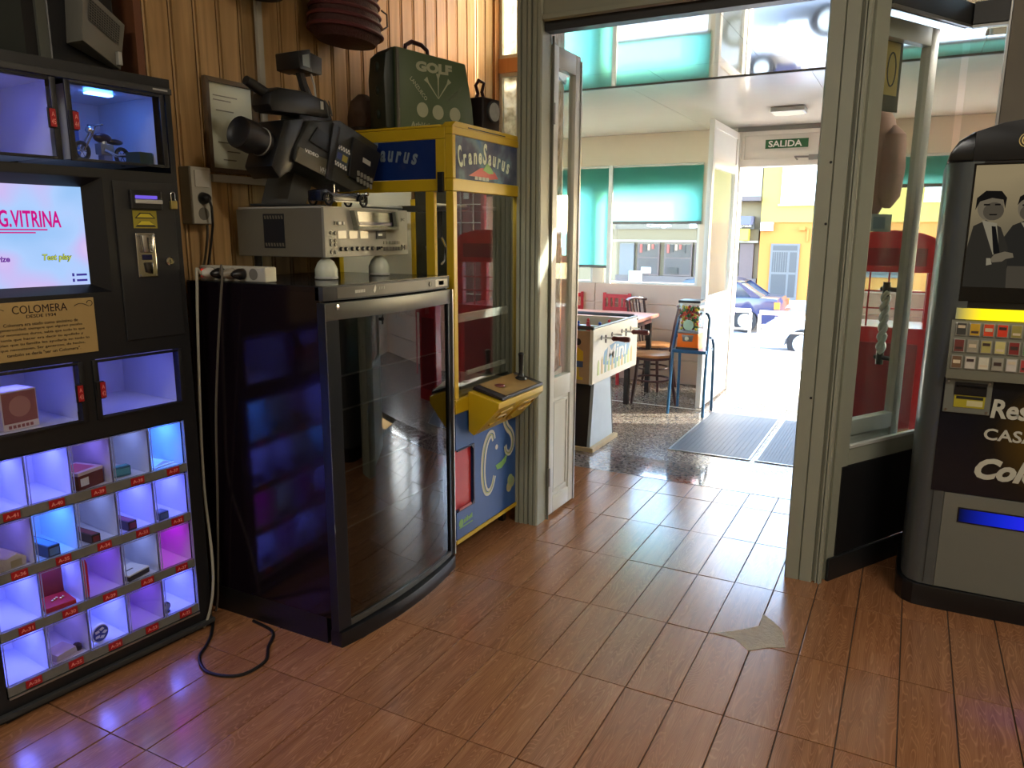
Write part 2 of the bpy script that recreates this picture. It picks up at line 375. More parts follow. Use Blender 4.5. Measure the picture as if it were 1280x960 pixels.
for k, (z0, z1) in enumerate(((2.377, 3.10), (1.30, 2.299))):
    o = sroot('window_%d' % (k+1), ('upper' if k == 0 else 'lower')+' small frosted window with white frame left of the doorway', (0, 4.105, 0))
    f = MB()
    for a in ((-2.252, -2.234, z0, z1), (-1.885, -1.86, z0, z1), (-2.234, -1.885, z0, z0+0.022), (-2.234, -1.885, z1-0.022, z1)): f.box(a[0], a[1], -0.005, 0.05, a[2], a[3])
    f.build('frame', paint_w, o)
    B('bar', paint_w, o, -2.142, -2.130, 0.0, 0.03, z0+0.022, z1-0.022)
    B('pane', fro, o, -2.234, -1.885, 0.018, 0.024, z0+0.022, z1-0.022)

# doorway: posts, head, sloping side walls
def post_profile(x0, x1, y0, y1, grooves):
    pts = [(x0, y1), (x0, y0+0.012), (x0+0.006, y0)]
    for gx, gw, gd in grooves: pts += [(gx-gw/2, y0), (gx-gw/2+0.002, y0+gd), (gx+gw/2-0.002, y0+gd), (gx+gw/2, y0)]
    pts += [(x1-0.006, y0), (x1, y0+0.008), (x1, y1)]
    return pts
o = struct(MB().prism(post_profile(-1.60, -1.478, 3.062, 3.16, [(-1.575, 0.010, 0.012), (-1.548, 0.006, 0.010), (-1.525, 0.012, 0.014), (-1.500, 0.006, 0.01)]), 'z', 0, 3.10).build('trim_1', paint, None, smooth=False), 'moulded cream post on the left of the doorway')
o = struct(MB().prism(post_profile(-0.347, -0.205, 3.058, 3.16, [(-0.290, 0.006, 0.010), (-0.236, 0.014, 0.018), (-0.222, 0.005, 0.01)]), 'z', 0, 3.10).build('trim_2', paint, None, smooth=False), 'moulded cream post on the right of the doorway')
for z in (0.76, 1.42, 1.64): MB().cyl((-0.30, 3.0555, z), (-0.30, 3.0575, z), 0.005, n=8).build('screw', black, o)
head = sroot('trim_3', 'dark door head across the top of the doorway')
B('head_board', paint, head, -1.477, -0.348, 3.078, 3.15, 2.285, 3.10)
B('head_moulding', paint, head, -1.476, -0.349, 3.058, 3.16, 2.262, 2.284, 0.004)
B('head_rail', dgrey, head, -1.476, -0.349, 3.085, 3.15, 2.222, 2.261, 0.003)
MB().prism([(3.066, 2.255), (3.078, 2.2615), (3.062, 2.2615)], 'x', -1.47, -0.36).build('aluminium_track', alu, head)
# sloping wall on the left, hidden behind the left post
sl_ = sroot('wall_side', 'sloping side wall between the left post and the end wall', (-1.585, 3.165, 0), math.radians(104))
B('side_frame', paint, sl_, 0, 0.945, 0, 0.04, 0, 0.6); B('side_frame', paint, sl_, 0, 0.945, 0, 0.04, 2.2, 2.36)
B('side_sun_pane', GLASS('sun_tint_glass', (0.40, 0.32, 0.24), 0.8, 0.1), sl_, -0.01, 0.945, 0.015, 0.022, 2.361, 3.10)  # unseen pane added to let sun onto the pine wall, tinted to dim it
B('side_pane', fro, sl_, 0.02, 0.93, 0.015, 0.022, 0.6, 2.2)
# sloping glazed wall on the right
RW = (-0.198, 3.103, 0); RA = math.radians(60)
rw = sroot('wall_glazed', 'sloping glazed side wall right of the doorway with black lower panel', RW, RA)
B('stile', paint, rw, 0.004, 0.088, 0, 0.045, 0.0, 3.10, 0.002)
B('sill_rail', paint, rw, 0.089, 0.66, 0, 0.045, 0.475, 0.545, 0.003)
B('glazing_bead', paint_w, rw, 0.089, 0.64, -0.004, 0.012, 0.546, 0.558)
B('lower_panel', blackp, rw, 0.05, 0.66, -0.004, 0.04, 0.10, 0.474)
B('top_rail', dgrey, rw, 0.089, 0.66, -0.002, 0.045, 2.19, 2.27, 0.003)
B('glazing_bead', alu, rw, 0.089, 0.628, -0.008, 0.004, 2.178, 2.188)
B('pane', glass_dirty, rw, 0.089, 0.612, 0.018, 0.024, 0.559, 2.178)
B('transom_pane', glass, rw, 0.16, 0.612, 0.018, 0.024, 2.272, 3.05)
B('transom_stile', dgrey, rw, 0.089, 0.158, 0.0, 0.045, 2.272, 3.10)
struct(B('baseboard_right', M('black_skirting', (34, 36, 38), 0.4), None, 0, 0.60, -0.016, -0.005, 0.002, 0.10, 0.003), 'black skirting under the black panel').location = RW
bpy.data.objects['baseboard_right'].rotation_euler = (0, 0, RA)
ew = sroot('window_3', 'narrow glazed end panel beside the sloping wall', (0.118, 3.645, 0))
B('pane', glass_dirty, ew, 0.0, 0.118, 0.0, 0.006, 0.56, 2.178)
B('pane', glass, ew, 0.02, 0.118, 0.0, 0.006, 2.272, 3.05)
B('top_rail', dgrey, ew, 0.0, 0.12, -0.02, 0.03, 2.19, 2.27); B('head_bead', alu, ew, 0.0, 0.12, -0.012, 0.01, 2.178, 2.188)
B('sill_rail', paint, ew, 0.0, 0.12, -0.02, 0.03, 0.475, 0.556); B('lower_panel', blackp, ew, 0, 0.12, -0.01, 0.03, 0, 0.474)
B('stile', alu, ew, 0.118, 0.126, -0.02, 0.03, 0.475, 3.10)
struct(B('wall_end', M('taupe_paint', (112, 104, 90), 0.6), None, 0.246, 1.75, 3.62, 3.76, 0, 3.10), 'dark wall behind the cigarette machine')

struct(B('sun_block', MATS['cream_plaster'], None, 0.2, 4.0, 3.80, 4.25, 2.45, 6.0), 'added block out of view that keeps the sun off the right transom')  # added out of view to stop sun coming through the right transom
# ------------------------------------------------------------------ doors of the doorway
dl = sroot('door_1', 'narrow white folding door leaf standing open beside the left post', (-1.470, 3.172, 0), math.radians(89))
f = MB()
for a in ((0.0, 0.052, 0.02, 2.19), (0.236, 0.288, 0.02, 2.19), (0.052, 0.236, 0.02, 0.10), (0.052, 0.236, 0.60, 0.70), (0.052, 0.236, 2.10, 2.19)): f.box(a[0], a[1], 0, 0.036, a[2], a[3])
f.build('frame', paint_w, dl, 0.003)
B('lower_panel', paint_w, dl, 0.052, 0.236, 0.010, 0.026, 0.10, 0.60)
f = MB()
for a in ((0.064, 0.078, 0.12, 0.58), (0.210, 0.224, 0.12, 0.58), (0.078, 0.210, 0.12, 0.134), (0.078, 0.21, 0.566, 0.58)): f.box(a[0], a[1], 0.004, 0.0099, a[2], a[3])
f.build('panel_moulding', paint_w, dl, 0.002)
B('pane', glass_dirty, dl, 0.052, 0.236, 0.015, 0.021, 0.70, 2.10)
B('edge_strip', alu, dl, 0.289, 0.297, -0.006, 0.036, 0.02, 2.17)
for z in (0.22, 1.90):
    MB().cyl((-0.006, -0.006, z-0.045), (-0.006, -0.006, z+0.045), 0.007, n=10).build('hinge', steel, dl)
B('lock_plate', steel, dl, 0.298, 0.300, 0.0, 0.03, 0.32, 0.44)
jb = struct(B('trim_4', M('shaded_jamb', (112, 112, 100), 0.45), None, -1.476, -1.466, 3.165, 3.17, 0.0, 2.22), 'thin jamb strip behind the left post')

d2 = sroot('door_2', 'white framed glass door leaf folded back behind the glazed wall', (RW[0], RW[1], 0), RA)
f = MB()
y0, y1 = 0.085, 0.125
for a in ((0.02, 0.075, 0.02, 2.185), (0.508, 0.562, 0.02, 2.185), (0.075, 0.508, 0.02, 0.10), (0.075, 0.508, 0.56, 0.625), (0.075, 0.508, 2.115, 2.185)): f.box(a[0], a[1], y0, y1, a[2], a[3])
f.build('frame', paint_w, d2, 0.003)
B('lower_panel', paint_w, d2, 0.075, 0.508, y0+0.01, y1-0.01, 0.10, 0.56)
B('pane', glass_dirty, d2, 0.075, 0.508, y0+0.017, y0+0.023, 0.625, 2.115)
h = MB(); tw = []
for k in range(2):
    h.tube([(0.535+0.011*math.cos(q*0.5+k*PI), y1+0.06+0.011*math.sin(q*0.5+k*PI), 0.87+q*0.27/40) for q in range(41)], 0.011, 8)
h.build('pull_handle', M('white_twisted_plastic', (214, 214, 208), 0.35), d2, label='white twisted pull handle')
hb = MB()
for z in (0.85, 1.15):
    hb.cyl((0.535, y1-0.001, z), (0.535, y1+0.085, z), 0.010, n=10); hb.cyl((0.535, y1+0.06, z-0.03), (0.535, y1+0.06, z+0.03), 0.016, n=10)
hb.build('handle_bracket', black, d2)
# ------------------------------------------------------------------ terrace shell
teal, n, p = nodes_of('teal_blind')
tlb = n.nodes.new('ShaderNodeBsdfTranslucent'); tlb.inputs[0].default_value = (0.50, 0.95, 0.90, 1)
p.inputs['Base Color'].default_value = srgb(84, 124, 122); p.inputs['Roughness'].default_value = 0.7
ms = n.nodes.new('ShaderNodeMixShader'); ms.inputs[0].default_value = 0.68
n.links.new(p.outputs[0], ms.inputs[1]); n.links.new(tlb.outputs[0], ms.inputs[2]); n.links.new(ms.outputs[0], n.nodes['Material Output'].inputs[0])
CZ = 2.272
cn = sroot('ceiling_mirror', 'mirror-finish ceiling panels just inside the doorway')
mirror = M('mirror_panel', (214, 210, 202), 0.04, metal=0.80, var=0.02)
MB().prism([(-1.575, 3.17), (-0.80, 3.17), (-0.80, 4.245), (-1.79, 4.245), (-1.79, 4.08)], 'z', CZ, CZ+0.03).build('panel', mirror, cn)
MB().prism([(-0.798, 3.17), (-0.21, 3.17), (0.09, 3.65), (0.235, 3.70), (0.235, 3.79), (0.19, 3.79), (0.19, 4.245), (-0.798, 4.245)], 'z', CZ, CZ+0.03).build('panel', mirror, cn)
for i in range(8): B('panel', mirror, cn, -3.8+i*0.8+0.001, -3.8+(i+1)*0.8-0.001, 4.247, 4.644, CZ, CZ+0.03)
B('edge_trim', grey, cn, -3.8, 2.6, 4.645, 4.665, CZ-0.006, CZ+0.03)
cf = sroot('ceiling_terrace', 'cream glossy panelled ceiling of the terrace')
cpvc = M('ceiling_pvc', (222, 216, 206), 0.14, var=0.03, spec=0.6)
for i in range(6): B('panel', cpvc, cf, -3.8+i*1.067+0.001, -3.8+(i+1)*1.067-0.001, 4.666, 6.97, CZ, CZ+0.03)
struct(B('roof', white, None, -3.95, 2.75, 4.31, 7.02, CZ+0.031, CZ+0.12), 'terrace roof')
struct(B('wall_terrace_left', white, None, -3.92, -3.8, 4.32, 6.98, 0, CZ), 'left wall of the terrace')
struct(B('wall_terrace_right', white, None, 2.6, 2.72, 3.77, 6.98, 0, CZ), 'right wall of the terrace')
struct(B('wall_inner', white, None, -3.8, -1.87, 4.25, 4.31, 0, 1.25), 'terrace side of the bar wall')
wt = sroot('wall_terrace_front', 'terrace front wall of beige boards under the windows')
YW = 6.85
boards = [(0.0, 0.22), (0.225, 0.50), (0.505, 0.73), (0.735, 0.915)]
for x0, x1 in ((-3.8, -2.705), (-2.70, -1.66)):
    for z0, z1 in boards: B('board', pinkp, wt, x0, x1, YW, YW+0.10, z0+0.002, z1, 0.004)
for x0, x1 in ((-0.40, 0.80), (0.805, 2.6)):
    for z0, z1 in boards: B('board', pinkp, wt, x0, x1, YW, YW+0.10, z0+0.002, z1, 0.004)
B('head_panel', beige, wt, -3.8, -1.655, YW, YW+0.10, 2.005, CZ-0.002); B('head_panel', beige, wt, -0.40, 2.6, YW, YW+0.10, 2.005, CZ-0.002)
B('blind_box', beige, wt, -3.8, -1.69, YW-0.012, YW+0.10, 1.80, 2.003)
B('blind_box', beige, wt, -0.40, 2.6, YW-0.012, YW+0.10, 1.80, 2.003)
B('pier', paint_w, wt, -1.655, -1.425, YW, YW+0.10, 0, CZ-0.002); B('pier', paint_w, wt, -0.46, -0.402, YW, YW+0.12, 0, CZ-0.002)
for k, (x0, x1) in enumerate(((-3.8, -2.735), (-2.625, -1.715), (-0.40, 0.62), (0.70, 1.62), (1.70, 2.6))):
    o = sroot('window_%d' % (k+4), ['far left terrace window behind the longer teal blind', 'wide terrace window under the shorter teal blind', 'terrace window right of the exit door', 'second terrace window right of the exit door', 'third terrace window right of the exit door'][k])
    f = MB()
    for a in ((x0, x0+0.028, 0.916, 1.80), (x1-0.028, x1, 0.916, 1.80), (x0+0.028, x1-0.028, 0.916, 0.935), (x0+0.028, x1-0.028, 1.775, 1.80)): f.box(a[0], a[1], YW+0.02, YW+0.07, a[2], a[3])
    f.build('frame', white, o)
    B('pane', glass, o, x0+0.028, x1-0.028, YW+0.04, YW+0.046, 0.935, 1.775)
for x0, x1 in ((-2.735, -2.625), (0.62, 0.70), (1.62, 1.70)): B('mullion', beige, wt, x0, x1, YW+0.005, YW+0.09, 0.916, 1.799)
B('mullion', paint_w, wt, -2.578, -2.538, YW-0.045, YW-0.013, 0.916, 2.0, 0.003)
B('mullion', beige, wt, -1.714, -1.656, YW-0.01, YW+0.09, 0.916, 2.004)
def blind(x0, x1, z0, lab):
    t = thing('roller_blind', lab, 'blind', (x0, YW-0.035, 0))
    n_ = 14; mb = MB()
    B('fabric', teal, t, 0, x1-x0, 0, 0.0015, z0+0.026, 1.985)
    B('bottom_bar', M('blind_bar', (96, 92, 84), 0.4), t, 0, x1-x0, -0.006, 0.008, z0, z0+0.026, 0.003)
    MB().cyl((0, 0.004, 1.988), (x1-x0, 0.004, 1.988), 0.012, n=10).build('roller', paint_w, t)
    return t
blind(-3.30, -2.582, 1.062, 'long teal roller blind over the far left terrace window')
blind(-2.534, -1.700, 1.470, 'short teal roller blind raised above the wide terrace window')
blind(-0.39, 1.20, 1.745, 'teal roller blind rolled high over the window behind the red booth')

# exit door
dz = sroot('door_3', 'open white exit door frame with the sign above', (0, YW, 0))
for x0, x1 in ((-1.425, -1.388), (-0.49, -0.46)): B('jamb', white, dz, x0, x1, -0.03, 0.10, 0, 2.235, 0.003)
f = MB()
for a in ((-1.388, -0.49, 2.20, 2.235), (-1.388, -0.49, 1.945, 2.005), (-1.388, -1.365, 2.005, 2.2), (-0.52, -0.49, 2.005, 2.2)): f.box(a[0], a[1], -0.02, 0.08, a[2], a[3])
f.build('transom_frame', white, dz, 0.003)
B('transom_panel', white, dz, -1.364, -0.521, -0.004, 0.05, 2.006, 2.199)
B('cornice', grey, dz, -1.425, -0.46, -0.03, 0.1, 2.2365, CZ-0.002)
mb = MB().box(-0.84, -0.76, -0.06, -0.021, 1.985, 2.025); mb.tube([(-0.84, -0.045, 2.01), (-0.95, -0.05, 2.012), (-0.93, -0.03, 1.99)], 0.008, 6)
mb.build('door_closer', steel, dz)
d4 = sroot('door_4', 'white exit door leaf standing open into the terrace, glass above a solid panel', (-1.392, 5.845, 0), math.radians(90))
f = MB()
for a in ((0.0, 0.07, 0.02, 2.215), (0.83, 0.91, 0.02, 2.215), (0.07, 0.83, 0.02, 0.14), (0.07, 0.83, 0.80, 0.90), (0.07, 0.83, 1.88, 1.95), (0.07, 0.83, 2.16, 2.215)): f.box(a[0], a[1], 0, 0.038, a[2], a[3])
f.build('frame', white, d4, 0.003)
B('lower_panel', white, d4, 0.07, 0.83, 0.008, 0.03, 0.14, 0.80); B('upper_panel', white, d4, 0.07, 0.83, 0.008, 0.03, 1.95, 2.16)
B('pane', glass, d4, 0.07, 0.83, 0.016, 0.022, 0.90, 1.88)
B('edge_strip', alu, d4, 0.911, 0.917, 0.0, 0.04, 0.02, 2.2)
t = thing('exit_sign', 'green sign with white lettering above the open exit door', 'sign', (-1.024, YW-0.0225, 2.124))
B('plate', M('sign_green', (30, 92, 48), 0.4), t, -0.17, 0.17, -0.004, 0.001, -0.036, 0.036)
text(t, 'SALIDA', -0.145, 0.122, -0.026, 0.026, -0.004, print_w, bold=0.02)
t = thing('ceiling_light', 'flat emergency light fitting on the terrace ceiling', 'light', (-0.89, 5.93, CZ-0.001))
B('housing', alu, t, -0.115, 0.115, -0.09, 0.09, -0.035, -0.001, 0.006)
B('diffuser', EM('fixture_lens', (255, 244, 224), 1.1), t, -0.10, 0.10, -0.075, 0.075, -0.042, -0.0355)

# recessed door mats
mat_b = M('ribbed_rubber', (70, 76, 84), 0.5, var=0.1, scale=5)
for k, (x0, x1, lab) in enumerate(((-1.300, -0.782, 'left one of the two dark door mats set in metal frames, by the stool'), (-0.752, -0.42, 'right one of the two dark door mats set in metal frames'))):
    t = thing('door_mat', lab, 'mat', (x0, 4.655, 0), group='door mats at the exit')
    W_, D_ = x1-x0, 1.20
    f = MB()
    for a in ((0, W_, 0, 0.012), (0, W_, D_-0.012, D_), (0, 0.012, 0.012, D_-0.012), (W_-0.012, W_, 0.012, D_-0.012)): f.box(a[0], a[1], a[2], a[3], 0.0005, 0.006)
    f.build('frame', alu, t)
    B('mat_bed', black, t, 0.0125, W_-0.0125, 0.0125, D_-0.0125, 0.0004, 0.003)
    rb = MB().box(0, (W_-0.03)/16-0.0012, 0.015, D_-0.015, 0.003, 0.0055).mesh('rib', mat_b)
    for i in range(16): inst('rib', rb, t, (0.015+i*(W_-0.03)/16, 0, 0))

# ------------------------------------------------------------------ table football
t = thing('football_table', 'cream mini table football game on a flared pedestal beside the doorway', 'football table', (-1.700, 4.300, 0), PI/2)
cream = M('cream_laminate', (222, 216, 196), 0.35); pal = M('pale_laminate', (206, 204, 190), 0.4)
B('side_panel', cream, t, 0, 0.85, 0, 0.022, 0.455, 0.80, 0.003)
B('side_panel', cream, t, 0, 0.85, 0.62, 0.642, 0.455, 0.80, 0.003)
B('end_panel', M('tan_board', (168, 138, 104), 0.5), t, 0, 0.02, 0.0225, 0.619, 0.455, 0.79); B('end_panel', MATS['tan_board'], t, 0.83, 0.85, 0.0225, 0.619, 0.455, 0.79)
B('pitch', M('pitch_green', (96, 138, 96), 0.5), t, 0.021, 0.829, 0.0225, 0.619, 0.68, 0.69)
B('underside', black, t, 0.03, 0.82, 0.03, 0.61, 0.44, 0.454)
for y in (0.011, 0.63): MB().tube([(0.0, y, 0.806), (0.85, y, 0.806)], 0.008, 8).build('rim', M('rim_grey', (70, 66, 64), 0.35), t)
for a in ([(0.01, 0.0, 0.80), (0.01, 0.03, 0.808), (0.01, 0.62, 0.808)], [(0.84, 0.0, 0.78), (0.84, 0.03, 0.808), (0.84, 0.62, 0.808)]): MB().tube(a, 0.012, 8).build('end_rim', MATS['rim_grey'], t)
for k, x in enumerate((0.14, 0.33, 0.52, 0.70)):
    MB().cyl((x, -0.07, 0.735), (x, 0.69, 0.735), 0.0065, n=8).build('rod', chrome, t)
    MB().lathe([(0.016, 0), (0.016, 0.006), (0.009, 0.008)], (x, -0.001, 0.735), 12, 'y').build('rod_bearing', black, t)
    for y in (0.16, 0.32, 0.48):
        MB().box(x-0.011, x+0.011, y-0.009, y+0.009, 0.695, 0.765).ball((x, y, 0.777), 0.012, 8).build('player', M('player_red' if k % 2 else 'player_blue', (170, 40, 36) if k % 2 else (40, 70, 150), 0.4), t)
hm = M('dark_red_wood', (104, 40, 36), 0.3)
for x in (0.14, 0.52):
    MB().lathe([(0.010, 0), (0.017, -0.01), (0.014, -0.04), (0.019, -0.09), (0.016, -0.115), (0.006, -0.12)], (x, -0.071, 0.735), 14, 'y').build('grip', hm, t)
    MB().tube([(x, -0.03, 0.735+0.02), (x, -0.03, 0.735-0.03)], 0.006, 6).build('rod_stop', steel, t)
# pedestal: flared boards, dark front edge
ped = M('pale_blue_board', (176, 190, 200), 0.3)
MB().prism([(0.11, 0.44), (0.40, 0.44), (0.47, 0.03), (0.06, 0.03)], 'y', 0.03, 0.05).build('pedestal_side', ped, t)
MB().prism([(0.11, 0.44), (0.40, 0.44), (0.47, 0.03), (0.06, 0.03)], 'y', 0.56, 0.58).build('pedestal_side', ped, t)
MB().add([(0.108, 0.051, 0.44), (0.108, 0.559, 0.44), (0.058, 0.559, 0.03), (0.058, 0.051, 0.03), (0.128, 0.051, 0.44), (0.128, 0.559, 0.44), (0.078, 0.559, 0.03), (0.078, 0.051, 0.03)],
         [(0, 1, 2, 3), (7, 6, 5, 4), (0, 4, 5, 1), (1, 5, 6, 2), (2, 6, 7, 3), (3, 7, 4, 0)]).build('pedestal_front', black, t)
MB().prism([(0.401, 0.44), (0.412, 0.44), (0.482, 0.03), (0.471, 0.03)], 'y', 0.028, 0.58).build('pedestal_edge', black, t)
B('foot_board', M('pale_oak', (196, 176, 140), 0.5), t, 0.04, 0.50, 0.0, 0.62, 0.001, 0.03, 0.004)
# printed side: pale lettering on a blue cloud over a striped crowd
bl = MB(); bl.prism([(0.17, 0.56), (0.20, 0.64), (0.28, 0.665), (0.42, 0.68), (0.58, 0.68), (0.69, 0.64), (0.66, 0.56), (0.5, 0.545), (0.34, 0.53)], 'y', -0.0008, 0.0)
bl.build('print_cloud', M('print_blue', (128, 166, 196), 0.45), t)
for i in range(11):
    x = 0.08+i*0.063
    MB().prism([(x, 0.50), (x+0.036, 0.50), (x+0.034, 0.575+0.012*(i % 3)), (x+0.018, 0.60+0.012*(i % 3)), (x+0.002, 0.575+0.012*(i % 3))], 'y', -0.0012, -0.0002).build('print_fan', M(('print_lime', 'print_sand', 'print_mint')[i % 3], ((196, 204, 140), (208, 186, 132), (150, 182, 160))[i % 3], 0.5), t)
text(t, 'Mini', 0.24, 0.62, 0.570, 0.665, -0.0013, print_w, bold=0.02, shear=0.1)
# printed footballer on the near end, a flat generic figure
ep = Matrix.Rotation(-PI/2, 4, 'Z')
def endprint(poly, mat, d):
    mb = MB(); mb.prism([(q-0.035, z) for q, z in poly], 'x', -0.0008-d, -d); return mb.build('print_figure', mat, t)
endprint([(0.10, 0.66), (0.16, 0.70), (0.20, 0.66), (0.20, 0.60), (0.10, 0.60)], M('print_yellow', (206, 176, 40), 0.5), 0)
endprint([(0.10, 0.60), (0.20, 0.60), (0.20, 0.56), (0.10, 0.56)], M('print_navy', (60, 80, 120), 0.5), 0)
endprint([(0.13, 0.56), (0.16, 0.56), (0.14, 0.48), (0.10, 0.48), (0.10, 0.495), (0.125, 0.50)], MATS['print_yellow'], 0)
endprint([(0.135+0.02*math.cos(a), 0.72+0.022*math.sin(a)) for a in [k*PI/5 for k in range(10)]], black, 0)

# ------------------------------------------------------------------ cafe table and chairs
dw = WOOD('dark_wood', (58, 30, 28), (84, 44, 38), rough=0.35, axis=2)
t = thing('cafe_table', 'wood-topped cafe table with dark legs by the terrace window', 'table', (-1.955, 5.80, 0))
B('table_top', WOOD('table_wood', (150, 96, 84), (186, 134, 116), rough=0.3, axis=0, scale=0.7), t, -0.80, 0.03, -0.03, 0.62, 0.672, 0.70, 0.004)
B('apron', dw, t, -0.75, -0.02, 0.0, 0.56, 0.62, 0.671)
for x, y in ((-0.76, 0.0), (-0.035, 0.0), (-0.76, 0.55), (-0.035, 0.55)): B('leg', M('dark_leg', (46, 34, 30), 0.4), t, x-0.02, x+0.02, y-0.02, y+0.02, 0.0005, 0.6195, 0.003)
def bistro(loc, rz, lab):
    t = thing('bistro_chair', lab, 'chair', loc, rz, 'bentwood chairs at the cafe table')
    sw = WOOD('seat_wood', (196, 128, 72), (222, 160, 98), rough=0.35, axis=1, scale=0.6)
    pts = [(0.17*math.cos(a)*(1.0 if math.sin(a) > -0.2 else 0.95), 0.17*math.sin(a)) for a in [2*PI*i/24 for i in range(24)]]
    MB().prism(pts, 'z', 0.385, 0.408).build('seat', sw, t, 0.004)
    MB().tube([(0.165*math.cos(a), 0.165*math.sin(a), 0.377) for a in [2*PI*i/20 for i in range(20)]], 0.012, 8, True).build('seat_ring', dw, t)
    for x, y in ((-0.12, -0.12), (0.12, -0.12)): MB().tube([(x, y, 0.385), (x*1.1, y*1.12, 0.2), (x*1.3, y*1.35, 0.001)], [0.015, 0.014, 0.011], 8).build('leg', dw, t)
    for x in (-0.125, 0.125): MB().tube([(x*1.2, 0.20, 0.001), (x*1.05, 0.16, 0.2), (x, 0.148, 0.40), (x*1.05, 0.175, 0.62), (x*1.08, 0.205, 0.79)], [0.012, 0.014, 0.015, 0.013, 0.012], 8).build('leg', dw, t)
    MB().tube([(-0.16, 0.195, 0.785), (-0.1, 0.215, 0.80), (0, 0.222, 0.806), (0.1, 0.215, 0.80), (0.16, 0.195, 0.785)], 0.014, 8).build('top_rail', dw, t)
    for x in (-0.065, -0.022, 0.022, 0.065): MB().tube([(x, 0.152, 0.40), (x, 0.185, 0.62), (x*1.1, 0.217, 0.80)], 0.008, 6).build('spindle', dw, t)
    MB().tube([(0.145*math.cos(a), 0.145*math.sin(a), 0.19) for a in [2*PI*i/20 for i in range(20)]], 0.009, 6, True).build('stretcher_ring', dw, t)
    return t
bistro((-1.850, 6.03, 0), math.radians(-72), 'dark bentwood chair with orange wood seat, its back beside the blue stool')
bistro((-2.02, 6.58, 0), math.radians(75), 'dark bentwood chair at the far side of the cafe table, under the window')
redw = M('red_paint', (196, 52, 60), 0.35)
for k, (x, y, rz, lab) in enumerate(((-2.46, 6.66, 0.0, 'red slatted chair behind the football table, the wider back in view'), (-2.86, 6.62, 0.5, 'red slatted chair behind the football table, turned, near the door leaf'))):
    t = thing('red_chair', lab, 'chair', (x, y, 0), rz, 'red chairs under the terrace window')
    B('seat', redw, t, -0.14, 0.14, -0.14, 0.13, 0.39, 0.41, 0.004)
    for lx in (-0.125, 0.125):
        B('leg', redw, t, lx-0.013, lx+0.013, -0.135, -0.11, 0.0005, 0.389); B('leg', redw, t, lx-0.013, lx+0.013, 0.131, 0.156, 0.0005, 0.83)
    for lz in (0.68, 0.80): B('back_rail', redw, t, -0.111, 0.111, 0.135, 0.152, lz-0.018, lz+0.018)
    for lx in (-0.075, -0.03, 0.03, 0.075): B('back_slat', redw, t, lx-0.012, lx+0.012, 0.138, 0.150, 0.699, 0.781)

# blue stool and gumball machine
blue = M('blue_enamel', (44, 92, 128), 0.35)
t = thing('stool_chair', 'blue metal tube stool chair with raised arms, carrying the sweets machine', 'chair', (-1.455, 5.775, 0))
B('seat', blue, t, -0.128, 0.135, -0.13, 0.13, 0.485, 0.512, 0.006)
for sx in (-1, 1):
    x = 0.137*sx
    MB().tube([(x, -0.138, 0.001), (x*0.97, -0.11, 0.30), (x*0.96, -0.08, 0.52), (x*0.9, -0.03, 0.66), (x*0.86, 0.01, 0.74), (x*0.74, 0.02, 0.775), (x*0.6, 0.02, 0.785)], 0.0115, 10).build('front_leg', blue, t)
    MB().tube([(x, 0.142, 0.001), (x*0.98, 0.135, 0.35), (x*0.97, 0.12, 0.53), (x*0.95, 0.08, 0.585), (x*0.95, 0.0, 0.60)], 0.0115, 10).build('rear_leg', blue, t)
t = thing('gumball_machine', 'orange sweets vending globe with clear box of candies, standing on the blue stool', 'sweets machine', (-1.465, 5.73, 0.513))
org = M('orange_enamel', (238, 110, 22), 0.3)
MB().prism([(-0.085, 0.0), (0.085, 0.0), (0.078, 0.125), (-0.078, 0.125)], 'y', -0.08, 0.08).build('base', org, t, 0.006)
B('foot_plate', dgrey, t, -0.088, 0.088, -0.085, -0.081, 0.001, 0.018)
MB().prism([(-0.045, 0.115), (0.045, 0.115), (0.035, 0.065), (-0.035, 0.065)], 'y', -0.09, -0.081).build('coin_plate', steel, t, 0.003)
MB().cyl((0, -0.105, 0.09), (0, -0.0905, 0.09), 0.016, n=12).build('knob', chrome, t)
B('collar', steel, t, -0.082, 0.082, -0.082, 0.082, 0.126, 0.142, 0.004)
f = MB()
for a in ((-0.08, 0.08, -0.08, -0.077), (-0.08, 0.08, 0.077, 0.08), (-0.08, -0.077, -0.0769, 0.0769), (0.077, 0.08, -0.0769, 0.0769)): f.box(a[0], a[1], a[2], a[3], 0.143, 0.355)
f.build('globe_box', glass, t)
B('lid', black, t, -0.085, 0.085, -0.085, 0.085, 0.356, 0.376, 0.006)
cs = {}
for i in range(230):
    k = random.choice(((150, 40, 30), (190, 60, 30), (70, 110, 50), (200, 170, 50), (120, 50, 40), (60, 90, 50)))
    cs.setdefault(k, MB()).ball((random.uniform(-0.064, 0.064), random.uniform(-0.064, 0.064), 0.156+0.165*(i/230)), 0.0125, 6)
for k, mb in cs.items():
    o = mb.build('candies', M('candy_%d_%d_%d' % k, k, 0.25), t); o['kind'] = 'stuff'
MB().lathe([(0.040, 0), (0.040, 0.002), (0.0, 0.002)], (0, -0.0825, 0.19), 18, 'y').build('round_sticker', M('sticker_green', (170, 196, 160), 0.4), t)

